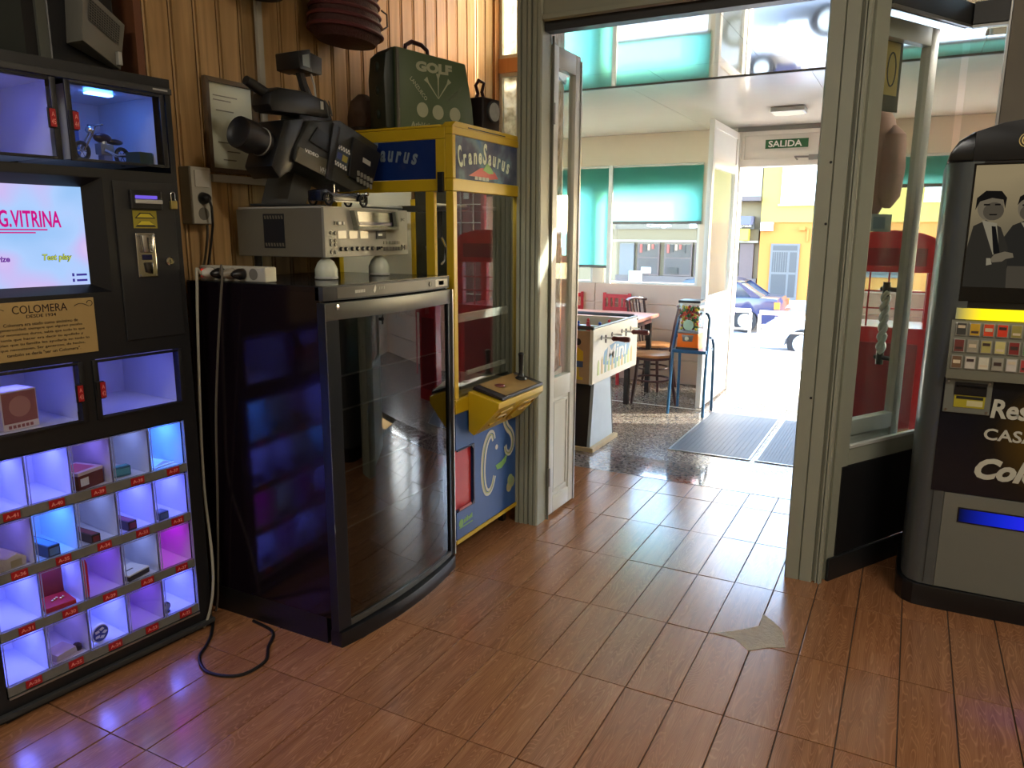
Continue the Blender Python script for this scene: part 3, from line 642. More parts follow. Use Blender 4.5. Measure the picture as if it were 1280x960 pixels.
# ------------------------------------------------------------------ red booth, hanging cover, notices behind the glazed wall
t = thing('red_booth', 'red cabinet booth with arched header and grid panes, behind the glazed wall', 'booth', (-0.125, 5.36, 0))
red = M('booth_red', (176, 30, 34), 0.28, coat=0.3)
B('base', red, t, -0.27, 0.27, 0, 0.45, 0.0, 0.80, 0.006)
for x in (-0.27, 0.215):
    for y in (0.0, 0.395): B('post', red, t, x, x+0.055, y, y+0.055, 0.801, 1.149, 0.003)
MB().prism([(-0.275, 1.15), (0.275, 1.15)]+[(0.275*math.cos(a), 1.31+0.10*math.sin(a)) for a in [PI*i/14 for i in range(15)]], 'y', -0.01, 0.46).build('header', red, t)
B('header_panel', M('dark_red', (120, 20, 26), 0.35), t, -0.20, 0.20, -0.014, -0.0105, 1.19, 1.30)
B('pane', glass, t, -0.214, 0.214, 0.02, 0.024, 0.802, 1.148); B('pane', glass, t, -0.214, 0.214, 0.42, 0.424, 0.802, 1.148)
for x in (-0.11, 0.0, 0.11): B('glazing_bar', red, t, x-0.005, x+0.005, 0.012, 0.0195, 0.802, 1.148)
for z in (0.92, 1.03): B('glazing_bar', red, t, -0.214, 0.214, 0.012, 0.0195, z-0.005, z+0.005)
B('base_panel', MATS['dark_red'], t, -0.20, 0.20, -0.006, -0.0005, 0.10, 0.70, 0.004)
t = thing('grid_rack', 'tall red framed rack with white wire grid, mirrored in the crane machine glass', 'rack', (0.62, 6.30, 0))
for x in (-0.20, 0.16): B('post', red, t, x, x+0.04, 0, 0.04, 0.0005, 1.95, 0.003)
for z in (0.62, 1.91): B('rail', red, t, -0.159, 0.159, 0, 0.04, z, z+0.04, 0.003)
B('backing', MATS['dark_red'], t, -0.159, 0.159, 0.028, 0.036, 0.661, 1.909)
for x in (-0.07, 0.07): MB().cyl((x, 0.015, 0.6605), (x, 0.015, 1.9095), 0.005, n=8).build('grid_bar', white, t)
for i in range(7): MB().cyl((-0.159, 0.008, 0.80+i*0.17), (0.159, 0.008, 0.80+i*0.17), 0.005, n=8).build('grid_bar', white, t)
B('price_card', print_w, t, -0.03, 0.03, 0.000, 0.002, 1.70, 1.86)
t = thing('hanging_cover', 'brown rounded cloth cover hanging behind the glazed wall by the poster', 'cover', (-0.215, 3.93, 0))
MB().lathe([(0.02, 1.44), (0.06, 1.47), (0.085, 1.52), (0.105, 1.60), (0.117, 1.68), (0.12, 1.76), (0.115, 1.83), (0.10, 1.89), (0.07, 1.935), (0.04, 1.952), (0.01, 1.957)], (0, 0, 0), 20, sx=0.85, sy=0.7).build('bag', M('brown_cloth', (176, 140, 126), 0.8, bump=0.1), t)
MB().lathe([(0.015, 1.50), (0.05, 1.55), (0.06, 1.68), (0.05, 1.82), (0.01, 1.86)], (0.085, -0.03, 0), 14).build('side_pocket', MATS['brown_cloth'], t)
MB().tube([(0, 0, 1.955), (0, 0, CZ-0.001)], 0.004, 6).build('cord', dgrey, t)
t = thing('framed_notice', 'yellowish framed notice with an oval mark, on the folded glass door', 'notice', (RW[0], RW[1], 0), RA)
B('board', M('notice_frame', (96, 92, 80), 0.5), t, 0.270, 0.394, 0.131, 0.138, 1.86, 2.138)
B('sheet', M('notice_yellow', (214, 186, 112), 0.6), t, 0.279, 0.375, 0.1295, 0.1305, 1.92, 2.115)
rg = MB(); ribbon(rg, arc(0.327, 2.015, 0.027, 0.062, 0, 2*PI, 20), 0.006, 0.129); rg.build('oval_mark', dgrey, t)
t = thing('paper_notice', 'small white paper notice stuck on the folded glass door', 'notice', (RW[0], RW[1], 0), RA)
B('sheet', M('notice_paper', (206, 212, 214), 0.6), t, 0.230, 0.395, 0.1085, 0.1095, 1.394, 1.463)
B('print_block', M('notice_print', (150, 166, 176), 0.6), t, 0.270, 0.350, 0.1078, 0.1084, 1.405, 1.452)
# ------------------------------------------------------------------ lit display vending machine (local x along its front, y inwards)
DA = math.atan2(0.995, 0.097)
VM = thing('display_vending_machine', 'tall black vending machine with screen and rows of lit violet-blue compartments', 'vending machine', (-2.106, 1.627, 0), DA)
XL, XR, DEP = -0.650, 0.062, 0.42
body = MB()
body.box(XL, XL+0.018, 0, DEP, 0.0, 1.845).box(XR-0.018, XR, 0, DEP, 0, 1.845).box(XL+0.018, XR-0.018, DEP-0.015, DEP, 0, 1.845)
body.box(XL+0.018, XR-0.018, 0, DEP-0.015, 1.826, 1.845).box(XL+0.018, XR-0.018, 0.02, DEP-0.015, 0.0, 0.045)
body.build('cabinet', blackmat, VM)
fr = MB()
def fb(x0, x1, z0, z1, y0=0.0, y1=0.03): fr.box(x0, x1, y0, y1, z0, z1)
fb(XL+0.018, XR-0.018, 1.798, 1.826); fb(XL+0.018, XR-0.018, 1.535, 1.562); fb(XL+0.018, XL+0.05, 1.562, 1.798); fb(0.044, XR-0.018, 1.562, 1.798)
fb(XL+0.018, XR-0.018, 1.008, 1.205); fb(XL+0.018, XL+0.03, 1.205, 1.535); fb(-0.180, XR-0.018, 1.205, 1.535)
fb(XL+0.018, XR-0.018, 0.768, 0.825); fb(XL+0.018, XL+0.04, 0.825, 1.008); fb(0.016, XR-0.018, 0.825, 1.008); fb(-0.304, -0.254, 0.825, 1.008)
fb(XL+0.018, -0.600, 0.07, 0.768); fb(0.014, XR-0.018, 0.07, 0.768); fb(XL+0.018, XR-0.018, 0.0, 0.07)
fr.build('front_frame', blackmat, VM, 0.002)
B('top_trim', dgrey, VM, XL-0.002, XR+0.001, -0.008, -0.0005, 1.798, 1.816, 0.002)
B('maker_mark', lgrey, VM, 0.0, 0.048, -0.0095, -0.0085, 1.806, 1.811)
B('bottom_rail', dgrey, VM, XL, XR, -0.018, -0.0005, 0.018, 0.034, 0.003)
# lit compartments
liner = M('white_liner', (214, 216, 226), 0.22, var=0.02)
LED = {'v': (0.15, 0.18, 1.0), 'b': (0.06, 0.24, 1.0), 'm': (0.72, 0.0, 0.95), 'p': (0.24, 0.08, 1.0), 'w': (0.28, 0.36, 0.85), 'l': (0.24, 0.18, 0.90)}
LS = 9.0
def comp(x0, x1, z0, z1, led, depth=0.26, y0=0.028, s=1.0):
    mb = MB()
    for q in ([(x0, y0, z0), (x1, y0, z0), (x1, depth, z0), (x0, depth, z0)], [(x0, depth, z0), (x1, depth, z0), (x1, depth, z1), (x0, depth, z1)],
              [(x0, y0, z0), (x0, depth, z0), (x0, depth, z1), (x0, y0, z1)], [(x1, y0, z0), (x1, depth, z0), (x1, depth, z1), (x1, y0, z1)],
              [(x0, y0, z1), (x1, y0, z1), (x1, depth, z1), (x0, depth, z1)]): mb.quad(*q)
    o = mb.build('compartment', liner, VM, smooth=False)
    big = x1-x0 > 0.2
    a = (x1-x0)*(0.36 if big else 0.30); s *= 2.6 if big else 1.0
    MB().box(x0+a, x1-a, y0+0.05, y0+(0.075 if big else 0.13), z1-0.008, z1-0.003).build('led_strip', EM('led_'+led, LED[led], LS*s, True), o)
    return o
comp(-0.598, -0.296, 1.585, 1.790, 'v', 0.34, s=1.0); comp(-0.247, 0.018, 1.585, 1.790, 'b', 0.34, s=1.2)
comp(-0.606, -0.307, 0.828, 1.005, 'v', 0.34, s=1.0); comp(-0.252, 0.014, 0.828, 1.005, 'v', 0.34, s=1.0)
CX = [-0.596, -0.476, -0.354, -0.230, -0.107, 0.012]
ROWS = [(0.587, 0.764), (0.412, 0.585), (0.242, 0.410), (0.074, 0.240)]
KIND = ['vvlwb', 'lbwvv', 'vvpwm', 'vlvpv']
num = 41
panel_c = GLASS('clear_flap', (0.97, 0.98, 1.0), 0.9, 0.03, 0.01)
strip_m = M('clear_grey_strip', (112, 112, 108), 0.25, var=0.2, scale=30)
redlab = M('red_label', (168, 22, 28), 0.35)
for ri, (z0, z1) in enumerate(ROWS):
    for ci in range(5):
        x0, x1 = CX[ci]+0.002, CX[ci+1]-0.002
        comp(x0+0.001, x1-0.001, z0+0.022, z1-0.004, KIND[ri][ci], 0.24, 0.014, s=0.75)
        fp = MB().box(x0, x1, 0.004, 0.007, z0+0.031, z1-0.003)
        fp.build('flap', panel_c, VM)
        ed = MB().box(x0, x0+0.0022, 0.0015, 0.0036, z0+0.031, z1-0.002).box(x1-0.0022, x1, 0.0015, 0.0036, z0+0.031, z1-0.002).box(x0+0.0022, x1-0.0022, 0.0015, 0.0036, z1-0.004, z1-0.002)
        ed.build('flap_edge', M('acrylic_edge', (150, 156, 190), 0.2), VM)
        lp = B('number_plate', redlab, VM, x0+0.044, x0+0.088, -0.0035, -0.0005, z0+0.004, z0+0.028, 0.0012)
        text(lp, 'A-%d' % num, x0+0.050, x0+0.082, z0+0.0105, z0+0.0215, -0.0036, M('label_print', (236, 150, 140), 0.5), bold=0.02, depth=0.0006)
        num -= 1
    B('shelf_front', strip_m, VM, CX[0], CX[-1], 0.0, 0.0135, z0+0.001, z0+0.030, 0.001)
B('grid_edge', M('acrylic_edge', (150, 156, 190), 0.2), VM, CX[-1]+0.0005, 0.0138, -0.001, 0.012, 0.076, 0.764)
B('grid_sill', alu, VM, CX[0], CX[-1], -0.006, 0.0, 0.068, 0.0735)
# glazed doors of the four larger compartments, with red numbered locks
def gdoor(x0, x1, z0, z1, side, no, fw=0.016):
    d = MB()
    for a in ((x0, x0+fw, z0, z1), (x1-fw, x1, z0, z1), (x0+fw, x1-fw, z0, z0+fw*0.5), (x0+fw, x1-fw, z1-fw*0.5, z1)): d.box(a[0], a[1], -0.006, 0.0, a[2], a[3])
    o = d.build('door', blackmat, VM, 0.0012)
    B('pane', panel_c, o, x0+fw, x1-fw, -0.004, -0.001, z0+fw*0.5, z1-fw*0.5)
    lx = x1-fw-0.012 if side > 0 else x0+fw-0.004
    l_ = B('lock', black, o, lx-0.004 if side > 0 else lx-0.010, lx+0.020 if side > 0 else lx+0.014, -0.012, -0.0062, (z0+z1)/2-0.027, (z0+z1)/2+0.027, 0.002)
    pl = B('number_plate', redlab, o, lx, lx+0.016, -0.0155, -0.0122, (z0+z1)/2-0.024, (z0+z1)/2+0.024, 0.002)
    R = Matrix.Translation((lx+0.008, 0, (z0+z1)/2)) @ Matrix.Rotation(-PI/2, 4, 'Y')
    return o, lx
for a in ((-0.608, -0.284, 1.578, 1.796, 1, 45), (-0.262, 0.036, 1.578, 1.796, -1, 44), (-0.618, -0.292, 0.824, 1.006, 1, 43), (-0.266, 0.028, 0.824, 1.006, -1, 42)):
    o, lx = gdoor(*a); zc = (a[2]+a[3])/2
    text(o, 'A', lx+0.004, lx+0.012, zc+0.004, zc+0.016, -0.0156, MATS['label_print'], depth=0.0006)
    text(o, str(a[5]), lx+0.0025, lx+0.0135, zc-0.017, zc-0.003, -0.0156, MATS['label_print'], depth=0.0006)
# recessed screen
bz = MB()
x0, x1, z0, z1 = -0.622, -0.180, 1.205, 1.537
sx0, sx1, sz0, sz1 = -0.600, -0.226, 1.228, 1.508
yb = 0.035
bz.quad((x0, -0.001, z0), (x1, -0.001, z0), (sx1, yb, sz0), (sx0, yb, sz0)); bz.quad((x1, -0.001, z0), (x1, -0.001, z1), (sx1, yb, sz1), (sx1, yb, sz0))
bz.quad((x1, -0.001, z1), (x0, -0.001, z1), (sx0, yb, sz1), (sx1, yb, sz1)); bz.quad((x0, -0.001, z1), (x0, -0.001, z0), (sx0, yb, sz0), (sx0, yb, sz1))
bz.build('screen_bezel', black, VM, smooth=False)
scm = bpy.data.materials.new('screen_glow'); scm.use_nodes = True; n = scm.node_tree; n.nodes.clear()
om = n.nodes.new('ShaderNodeOutputMaterial'); e = n.nodes.new('ShaderNodeEmission'); tc = n.nodes.new('ShaderNodeTexCoord'); no = n.nodes.new('ShaderNodeTexNoise')
no.inputs['Scale'].default_value = 5.5; no.inputs['Detail'].default_value = 1.5; n.links.new(tc.outputs['Object'], no.inputs[0])
rp = ramp(n, [(0.3, srgb(150, 196, 246)), (0.46, srgb(176, 208, 255)), (0.58, srgb(206, 190, 244)), (0.72, srgb(232, 204, 236))])
n.links.new(no.outputs['Fac'], rp.inputs[0]); n.links.new(rp.outputs[0], e.inputs[0]); e.inputs[1].default_value = 1.0*KE; n.links.new(e.outputs[0], om.inputs[0])
scr = B('screen', scm, VM, sx0, sx1, yb-0.001, yb+0.01, sz0, sz1)
mg = EM('screen_magenta', (214, 24, 140), 0.9); pk_ = EM('screen_purple', (120, 60, 170), 0.8); yl = EM('screen_lime', (196, 210, 90), 0.9); pu = EM('screen_indigo', (70, 60, 160), 0.8)
ys = yb-0.0012
text(scr, 'VENDING.VITRINA', -0.578, -0.291, 1.392, 1.438, ys, mg, bold=0.02, depth=0.0008)
for a in ((-0.545, -0.330, 1.384, 1.388), (-0.50, -0.362, 1.376, 1.3795)): B('underline', mg, scr, a[0], a[1], ys-0.0008, ys, a[2], a[3])
text(scr, 'Test play', -0.352, -0.272, 1.296, 1.318, ys-0.0008, yl, bold=0.012, shear=0.12, depth=0.0008)
text(scr, 'Test play', -0.3525, -0.2715, 1.2955, 1.3185, ys, EM('screen_darkgreen', (70, 84, 40), 0.5), bold=0.05, shear=0.12, depth=0.0006)
text(scr, 'Win prize', -0.520, -0.436, 1.294, 1.315, ys, pk_, bold=0.03, shear=0.12, depth=0.0008)
for z in (1.257, 1.241):
    B('menu_mark', pu, scr, -0.276, -0.270, ys-0.0008, ys, z-0.004, z+0.005); B('menu_line', pu, scr, -0.264, -0.234, ys-0.0008, ys, z-0.003, z+0.003)
# coin panel
AP = B('access_panel', M('panel_black', (27, 28, 31), 0.45), VM, -0.152, 0.043, -0.005, -0.0005, 1.052, 1.530, 0.002)
ns = B('note_slot', black, AP, -0.106, -0.004, -0.016, -0.0052, 1.448, 1.506, 0.004)
B('slot_light', EM('slot_light', (126, 100, 240), 0.8), ns, -0.092, -0.022, -0.0185, -0.0162, 1.480, 1.490)
B('slot_lip', lgrey, ns, -0.094, -0.006, -0.021, -0.0163, 1.466, 1.478, 0.002)
yp = B('note_label', M('label_yellow', (150, 140, 30), 0.45), AP, -0.099, -0.022, -0.0065, -0.0052, 1.392, 1.445)
for dz in (0, 0.0255): MB().prism([(-0.094, 1.396+dz), (-0.027, 1.396+dz), (-0.044, 1.413+dz), (-0.077, 1.413+dz)], 'y', -0.0074, -0.0066).build('arrow_print', print_k, yp)
for dz in (0.004, 0.0265): MB().prism([(-0.088, 1.398+dz), (-0.033, 1.398+dz), (-0.047, 1.409+dz), (-0.074, 1.409+dz)], 'y', -0.008, -0.0075).build('arrow_fill', M('arrow_yellow', (206, 192, 44), 0.45), yp)
cm = B('coin_mechanism', chrome, AP, -0.099, -0.036, -0.010, -0.0052, 1.243, 1.378, 0.004)
MB().prism([(-0.088, 1.372), (-0.047, 1.372), (-0.052, 1.318), (-0.083, 1.318)], 'y', -0.024, -0.0102).build('coin_entry', chrome, cm, 0.004)
B('coin_slot', black, cm, -0.070, -0.0655, -0.0248, -0.0238, 1.330, 1.364)
B('display', M('coin_display', (24, 26, 66), 0.2), cm, -0.083, -0.052, -0.0125, -0.0102, 1.296, 1.312)
MB().prism([(-0.078, 1.288), (-0.052, 1.288), (-0.056, 1.252), (-0.074, 1.258)], 'y', -0.018, -0.0102).build('return_lever', M('chrome_dark', (90, 90, 92), 0.2, metal=1.0), cm, 0.003)
for x in (-0.094, -0.041):
    for z in (1.249, 1.371): MB().cyl((x, -0.0122, z), (x, -0.0102, z), 0.003, n=8).build('screw', steel, cm)
lk = MB().lathe([(0.013, 0), (0.013, -0.010), (0.009, -0.013), (0.0, -0.013)], (0.006, -0.0052, 1.290), 16, 'y').build('cam_lock', chrome, AP)
B('key_slot', black, lk, 0.0045, 0.0075, -0.0195, -0.0184, 1.284, 1.296)
t = thing('padlock', 'small brass padlock hanging on the edge of the black coin panel', 'padlock', (-2.106, 1.627, 0), DA)
B('body', M('brass', (176, 160, 96), 0.3, metal=0.7), t, 0.024, 0.046, -0.018, -0.0062, 1.452, 1.478, 0.003)
MB().tube([(0.028, -0.012, 1.478), (0.028, -0.012, 1.497)]+[(0.035+0.007*math.cos(a), -0.012, 1.497+0.007*math.sin(a)) for a in [PI-PI*i/8 for i in range(9)]]+[(0.042, -0.012, 1.478)], 0.0022, 8).build('shackle', chrome, t)
# plaque with the house's motto
t = thing('plaque', 'parchment coloured plaque with a printed text on the vending machine below the screen', 'plaque', (-2.106, 1.627, 0), DA)
pm = M('parchment', (176, 148, 92), 0.55, var=0.18, scale=6)
pl = B('board', pm, t, -0.560, -0.243, -0.006, -0.0012, 1.032, 1.192, 0.001)
ink = M('brown_ink', (44, 28, 18), 0.6)
text(t, 'COLOMERA', -0.464, -0.320, 1.160, 1.182, -0.006, ink, depth=0.0006)
text(t, 'DESDE 1934', -0.430, -0.352, 1.147, 1.156, -0.006, ink, bold=0.01, depth=0.0006)
LN = ['Colomera era usado como sinónimo de', 'generosidad; siempre que alguien pasaba', 'por momentos duros, sabía que todo lo que', 'tenía que hacer era decir tu apellido y', 'sabían que tu familia les ayudaría en todo lo', 'que necesitasen. Ser generoso, de hecho,', 'también se decía "ser un Colomera".']
for i, s in enumerate(LN):
    hw = 0.0028*len(s)
    text(t, s, -0.392-hw, -0.392+hw, 1.1265-i*0.0136, 1.1355-i*0.0136, -0.006, ink, bold=0.004, depth=0.0005)
for sx in (-1, 1):
    q = MB(); cx = -0.392+sx*0.092
    ribbon(q, [(cx+sx*u, 1.171+0.006*math.sin(u*90)) for u in [0.002*i for i in range(22)]], 0.0018, -0.006, 0.0006)
    ribbon(q, arc(cx+sx*0.044, 1.176, 0.008, 0.008, -PI/2, PI, 12) if sx > 0 else arc(cx-0.044, 1.176, 0.008, 0.008, -PI/2, -2*PI, 12), 0.0018, -0.006, 0.0006)
    q.build('scroll', ink, t)

# things inside the compartments (positions in the machine's own frame)
VMM = Matrix.Translation((-2.106, 1.627, 0)) @ Matrix.Rotation(DA, 4, 'Z')
def inside(name, label, cat, x, y, z, rz=0.0, group=None):
    return thing(name, label, cat, VMM @ Vector((x, y, z)), DA+rz, group)
def carton(name, label, cat, x, y, z, w_, d_, h_, mat, band, rz=0.0, group=None):
    t = inside(name, label, cat, x, y, z+0.0006, rz, group)
    B('carton', mat, t, -w_/2, w_/2, -d_/2, d_/2, 0, h_, 0.0012)
    B('front_print', band, t, -w_/2+0.004, w_/2-0.004, -d_/2-0.0008, -d_/2, h_*0.2, h_*0.8)
    B('top_print', band, t, -w_/2+0.005, w_/2-0.005, -d_/2+0.006, d_/2-0.006, h_, h_+0.0008)
    return t
CZ_ = [z0+0.022 for z0, z1 in ROWS]
t = inside('gift_box', 'brown and white printed gift box in the left lower glass compartment', 'box', -0.455, 0.10, 0.829, 0.12)
B('carton', M('carton_white', (216, 200, 196), 0.5), t, -0.05, 0.05, -0.045, 0.045, 0, 0.112, 0.0015)
B('front_print', M('carton_brown', (146, 84, 84), 0.5), t, -0.047, 0.047, -0.0462, -0.0452, 0.02, 0.108)
MB().lathe([(0.03, 0), (0.03, -0.001), (0.0, -0.001)], (0, -0.0464, 0.066), 20, 'y').build('round_print', M('carton_tan', (176, 122, 112), 0.5), t)
for i in range(6): B('print_letter', MATS['carton_brown'], t, -0.036+i*0.012, -0.028+i*0.012, -0.0464, -0.0452, 0.005, 0.014)
B('top_print', M('carton_lid', (226, 214, 220), 0.5), t, -0.047, 0.047, -0.04, 0.04, 0.112, 0.1128)
t = inside('model_motorcycle', 'dark chrome model motorcycle in the upper right glass compartment', 'model motorcycle', -0.105, 0.11, 1.5862, 0.25)
dk = M('model_dark', (48, 40, 52), 0.3, metal=0.5)
for x, z in ((-0.078, 0.030), (0.07, 0.026)):
    MB().tube([(x+0.024*math.cos(a), 0, z+0.024*math.sin(a)) for a in [2*PI*i/20 for i in range(20)]], 0.006, 8, True).build('wheel', black, t)
    q = MB()
    for k in range(6): q.cyl((x, 0, z), (x+0.022*math.cos(k*PI/3), 0, z+0.022*math.sin(k*PI/3)), 0.0012, n=5)
    q.build('spokes', chrome, t)
for y in (-0.008, 0.008): MB().tube([(-0.078, y, 0.03), (-0.04, y, 0.085), (-0.03, y, 0.105)], 0.003, 6).build('fork', chrome, t)
MB().ball((0.0, 0, 0.075), 0.03, 12, (1.1, 0.5, 0.5)).build('tank', dk, t)
MB().ball((0.045, 0, 0.068), 0.026, 12, (1.2, 0.5, 0.35)).build('saddle', black, t)
q = MB().box(-0.02, 0.03, -0.012, 0.012, 0.025, 0.058); q.cyl((0.0, 0, 0.03), (0.0, 0, 0.068), 0.012); q.build('engine', steel, t, 0.003)
MB().tube([(-0.01, -0.014, 0.04), (0.03, -0.016, 0.026), (0.085, -0.016, 0.032)], 0.005, 8).build('exhaust', chrome, t)
MB().tube([(-0.02, -0.03, 0.112), (-0.03, -0.012, 0.108), (-0.03, 0.012, 0.108), (-0.02, 0.03, 0.112)], 0.003, 6).build('handlebar', chrome, t)
MB().ball((-0.045, 0, 0.094), 0.011, 10).build('headlamp', chrome, t)
B('stand_block', M('stand_grey', (110, 116, 150), 0.4), t, -0.01, 0.02, -0.012, 0.012, 0.0, 0.024)
t = inside('green_carton', 'low dark green box beside the model motorcycle', 'box', -0.015, 0.07, 1.5862, 0.2)
B('carton', M('carton_green', (22, 52, 46), 0.4), t, -0.025, 0.025, -0.03, 0.03, 0, 0.038, 0.0015)
t = inside('backing_card', 'blue card standing behind the model motorcycle', 'card', -0.16, 0.30, 1.5862, 0)
B('sheet', M('card_blue', (40, 96, 170), 0.4), t, -0.07, 0.085, 0, 0.002, 0, 0.135)
t = inside('porcelain_ornament', 'pale ornament at the left edge of the upper left glass compartment', 'ornament', -0.475, 0.14, 1.5862, 0)
MB().lathe([(0.03, 0), (0.034, 0.01), (0.024, 0.03), (0.03, 0.05), (0.018, 0.075), (0.004, 0.085)], (0, 0, 0), 16).build('body', M('pale_porcelain', (206, 206, 220), 0.3), t)
MB().ball((0.03, -0.01, 0.02), 0.014, 10).build('shell', MATS['pale_porcelain'], t)
def cx(c): return (CX[c]+CX[c+1])/2
t = inside('model_box', 'dark red box with pale lid edge in the top row, third compartment', 'box', cx(2)-0.002, 0.085, CZ_[0]+0.0006, 0.30)
B('carton', M('carton_wine', (96, 34, 36), 0.45), t, -0.048, 0.045, -0.045, 0.055, 0, 0.045, 0.0015)
B('lid', M('carton_cream', (206, 190, 186), 0.5), t, -0.049, 0.046, -0.046, 0.056, 0.0455, 0.056, 0.0015)
B('lid_print', M('carton_pinkish', (184, 96, 110), 0.5), t, -0.04, 0.03, -0.03, 0.045, 0.056, 0.0568)
B('white_label', print_w, t, -0.042, -0.012, -0.0462, -0.0452, 0.012, 0.036)
carton('cassette_box', 'teal flat box in the top row, fourth compartment', 'box', cx(3)-0.014, 0.075, CZ_[0], 0.072, 0.03, 0.032, M('carton_teal', (30, 104, 120), 0.4), M('teal_print', (70, 150, 160), 0.4), -0.1)
t = inside('leaflet', 'folded white leaflet lying in the last compartment of the top row', 'leaflet', cx(4), 0.10, CZ_[0]+0.0006, 0.2)
B('sheet', M('leaflet_white', (214, 224, 238), 0.5), t, -0.04, 0.045, -0.05, 0.05, 0, 0.004); MB().prism([(-0.03, 0.0045), (0.04, 0.0045), (0.01, 0.016)], 'y', -0.04, 0.04).build('fold', MATS['leaflet_white'], t)
t = inside('wrapped_packet', 'crumpled cream packet in the second row, first compartment', 'packet', cx(0), 0.075, CZ_[1]+0.0006, 0.1)
MB().prism([(-0.045, 0.0), (0.042, 0.0), (0.046, 0.024), (0.02, 0.042), (-0.01, 0.034), (-0.04, 0.046)], 'y', -0.04, 0.045).build('wrapping', M('cream_wrap', (184, 172, 156), 0.6, bump=0.4), t, 0.005)
B('printed_band', M('wrap_band', (150, 136, 96), 0.5), t, 0.0, 0.03, -0.0412, -0.0402, 0.004, 0.024)
carton('blue_carton', 'dark blue long box in the second row, second compartment', 'box', cx(1)-0.012, 0.085, CZ_[1], 0.036, 0.125, 0.036, M('carton_navy', (26, 46, 70), 0.4), M('navy_print', (90, 130, 170), 0.4), 0.12)
carton('slim_carton', 'dark slim box with red side in the second row, third compartment', 'box', cx(2)-0.010, 0.08, CZ_[1], 0.028, 0.115, 0.028, M('carton_dark', (34, 30, 36), 0.4), M('dark_print', (120, 40, 60), 0.4), 0.10, 'slim dark boxes')
carton('slim_carton', 'dark slim box with red side in the second row, fourth compartment', 'box', cx(3)-0.012, 0.082, CZ_[1], 0.030, 0.105, 0.030, MATS['carton_dark'], MATS['dark_print'], 0.10, 'slim dark boxes')
carton('grey_carton', 'small slate grey box in the second row, last compartment', 'box', cx(4)-0.020, 0.05, CZ_[1], 0.036, 0.04, 0.026, M('carton_slate', (66, 84, 100), 0.4), M('slate_print', (90, 110, 128), 0.4), 0.1)
t = inside('jewel_case', 'open red jewel case with lid standing up, third row second compartment', 'jewel case', cx(1)+0.002, 0.07, CZ_[2]+0.0006, -0.10)
rv = M('red_velvet', (176, 14, 30), 0.6)
B('tray', rv, t, -0.042, 0.042, -0.045, 0.045, 0, 0.016, 0.003)
MB().box(-0.042, 0.042, 0.046, 0.056, 0.0, 0.10).build('lid', M('dark_velvet', (118, 14, 30), 0.6), t, 0.003)
q = MB()
for i in range(5): q.ball((-0.012+0.008*i, -0.01+0.006*(i % 3), 0.019), 0.0042, 8)
q.build('jewels', M('gold', (214, 190, 130), 0.25, metal=0.8), t)
t = inside('red_pen', 'red pen-shaped case standing in the third row, third compartment', 'pen case', CX[2]+0.016, 0.034, CZ_[2]+0.0006, 0)
MB().lathe([(0.007, 0), (0.009, 0.02), (0.010, 0.11), (0.006, 0.125)], (0, 0, 0), 14).build('barrel', M('bright_red', (216, 16, 50), 0.3), t)
MB().lathe([(0.0075, 0), (0.0075, 0.012)], (0, 0, -0.0003), 12).build('tip', dk, t)
t = inside('flat_box', 'flat black box with white lid in the third row, fourth compartment', 'box', cx(3)-0.006, 0.075, CZ_[2]+0.0006, 0.25)
B('tray', black, t, -0.042, 0.042, -0.04, 0.04, 0, 0.016, 0.002); B('lid', print_w, t, -0.042, 0.042, -0.04, 0.04, 0.0165, 0.022, 0.002)
B('lid_mark', dgrey, t, -0.02, 0.008, -0.006, 0.0, 0.022, 0.0226)
t = inside('blister_pack', 'pale blister pack with a dark corner in the bottom row, second compartment', 'packet', cx(1), 0.07, CZ_[3]+0.0006, 0.15)
B('card', M('pack_card', (196, 180, 196), 0.4), t, -0.045, 0.045, -0.04, 0.05, 0, 0.003)
MB().prism([(-0.04, 0.0035), (0.03, 0.0035), (0.026, 0.026), (-0.034, 0.022)], 'y', -0.035, 0.03).build('bubble', M('pack_bubble', (186, 170, 176), 0.15), t, 0.004)
MB().lathe([(0.014, 0), (0.014, 0.014), (0.008, 0.02)], (0.038, -0.02, 0.0035), 12).build('cap', dk, t)
t = inside('round_badge', 'round blue and white badge standing in the bottom row, third compartment', 'badge', CX[2]+0.046, 0.045, CZ_[3]+0.0006, 0.15)
MB().lathe([(0.0, -0.005), (0.029, -0.005), (0.031, 0), (0.029, 0.004), (0.0, 0.004)], (0, 0, 0.031), 24, 'y').build('disc', print_w, t)
MB().lathe([(0.0, -0.0062), (0.026, -0.0062), (0.026, -0.0052), (0, -0.0052)], (0, 0, 0.031), 24, 'y').build('blue_face', M('badge_blue', (40, 62, 140), 0.4), t)
for k in range(5):
    a = k*2*PI/5
    MB().prism([(0.010*math.cos(a+j*PI/2)+0.014*math.cos(a), 0.031+0.006*math.sin(a+j*PI/2)+0.014*math.sin(a)) for j in range(4)], 'y', -0.0068, -0.0063).build('badge_mark', print_w, t)
t = inside('small_clock', 'small dark round trinket in the last compartment of the bottom row', 'trinket', CX[4]+0.026, 0.045, CZ_[3]+0.0006, 0.3)
MB().lathe([(0.0, -0.006), (0.015, -0.006), (0.017, 0), (0.015, 0.006), (0.0, 0.006)], (0, 0, 0.0225), 18, 'y').build('case', dk, t)
MB().lathe([(0.0, -0.0068), (0.011, -0.0068), (0.011, -0.006), (0.0, -0.006)], (0, 0, 0.0225), 16, 'y').build('face', steel, t)
B('foot', dk, t, -0.012, 0.012, -0.006, 0.008, 0.0, 0.006)

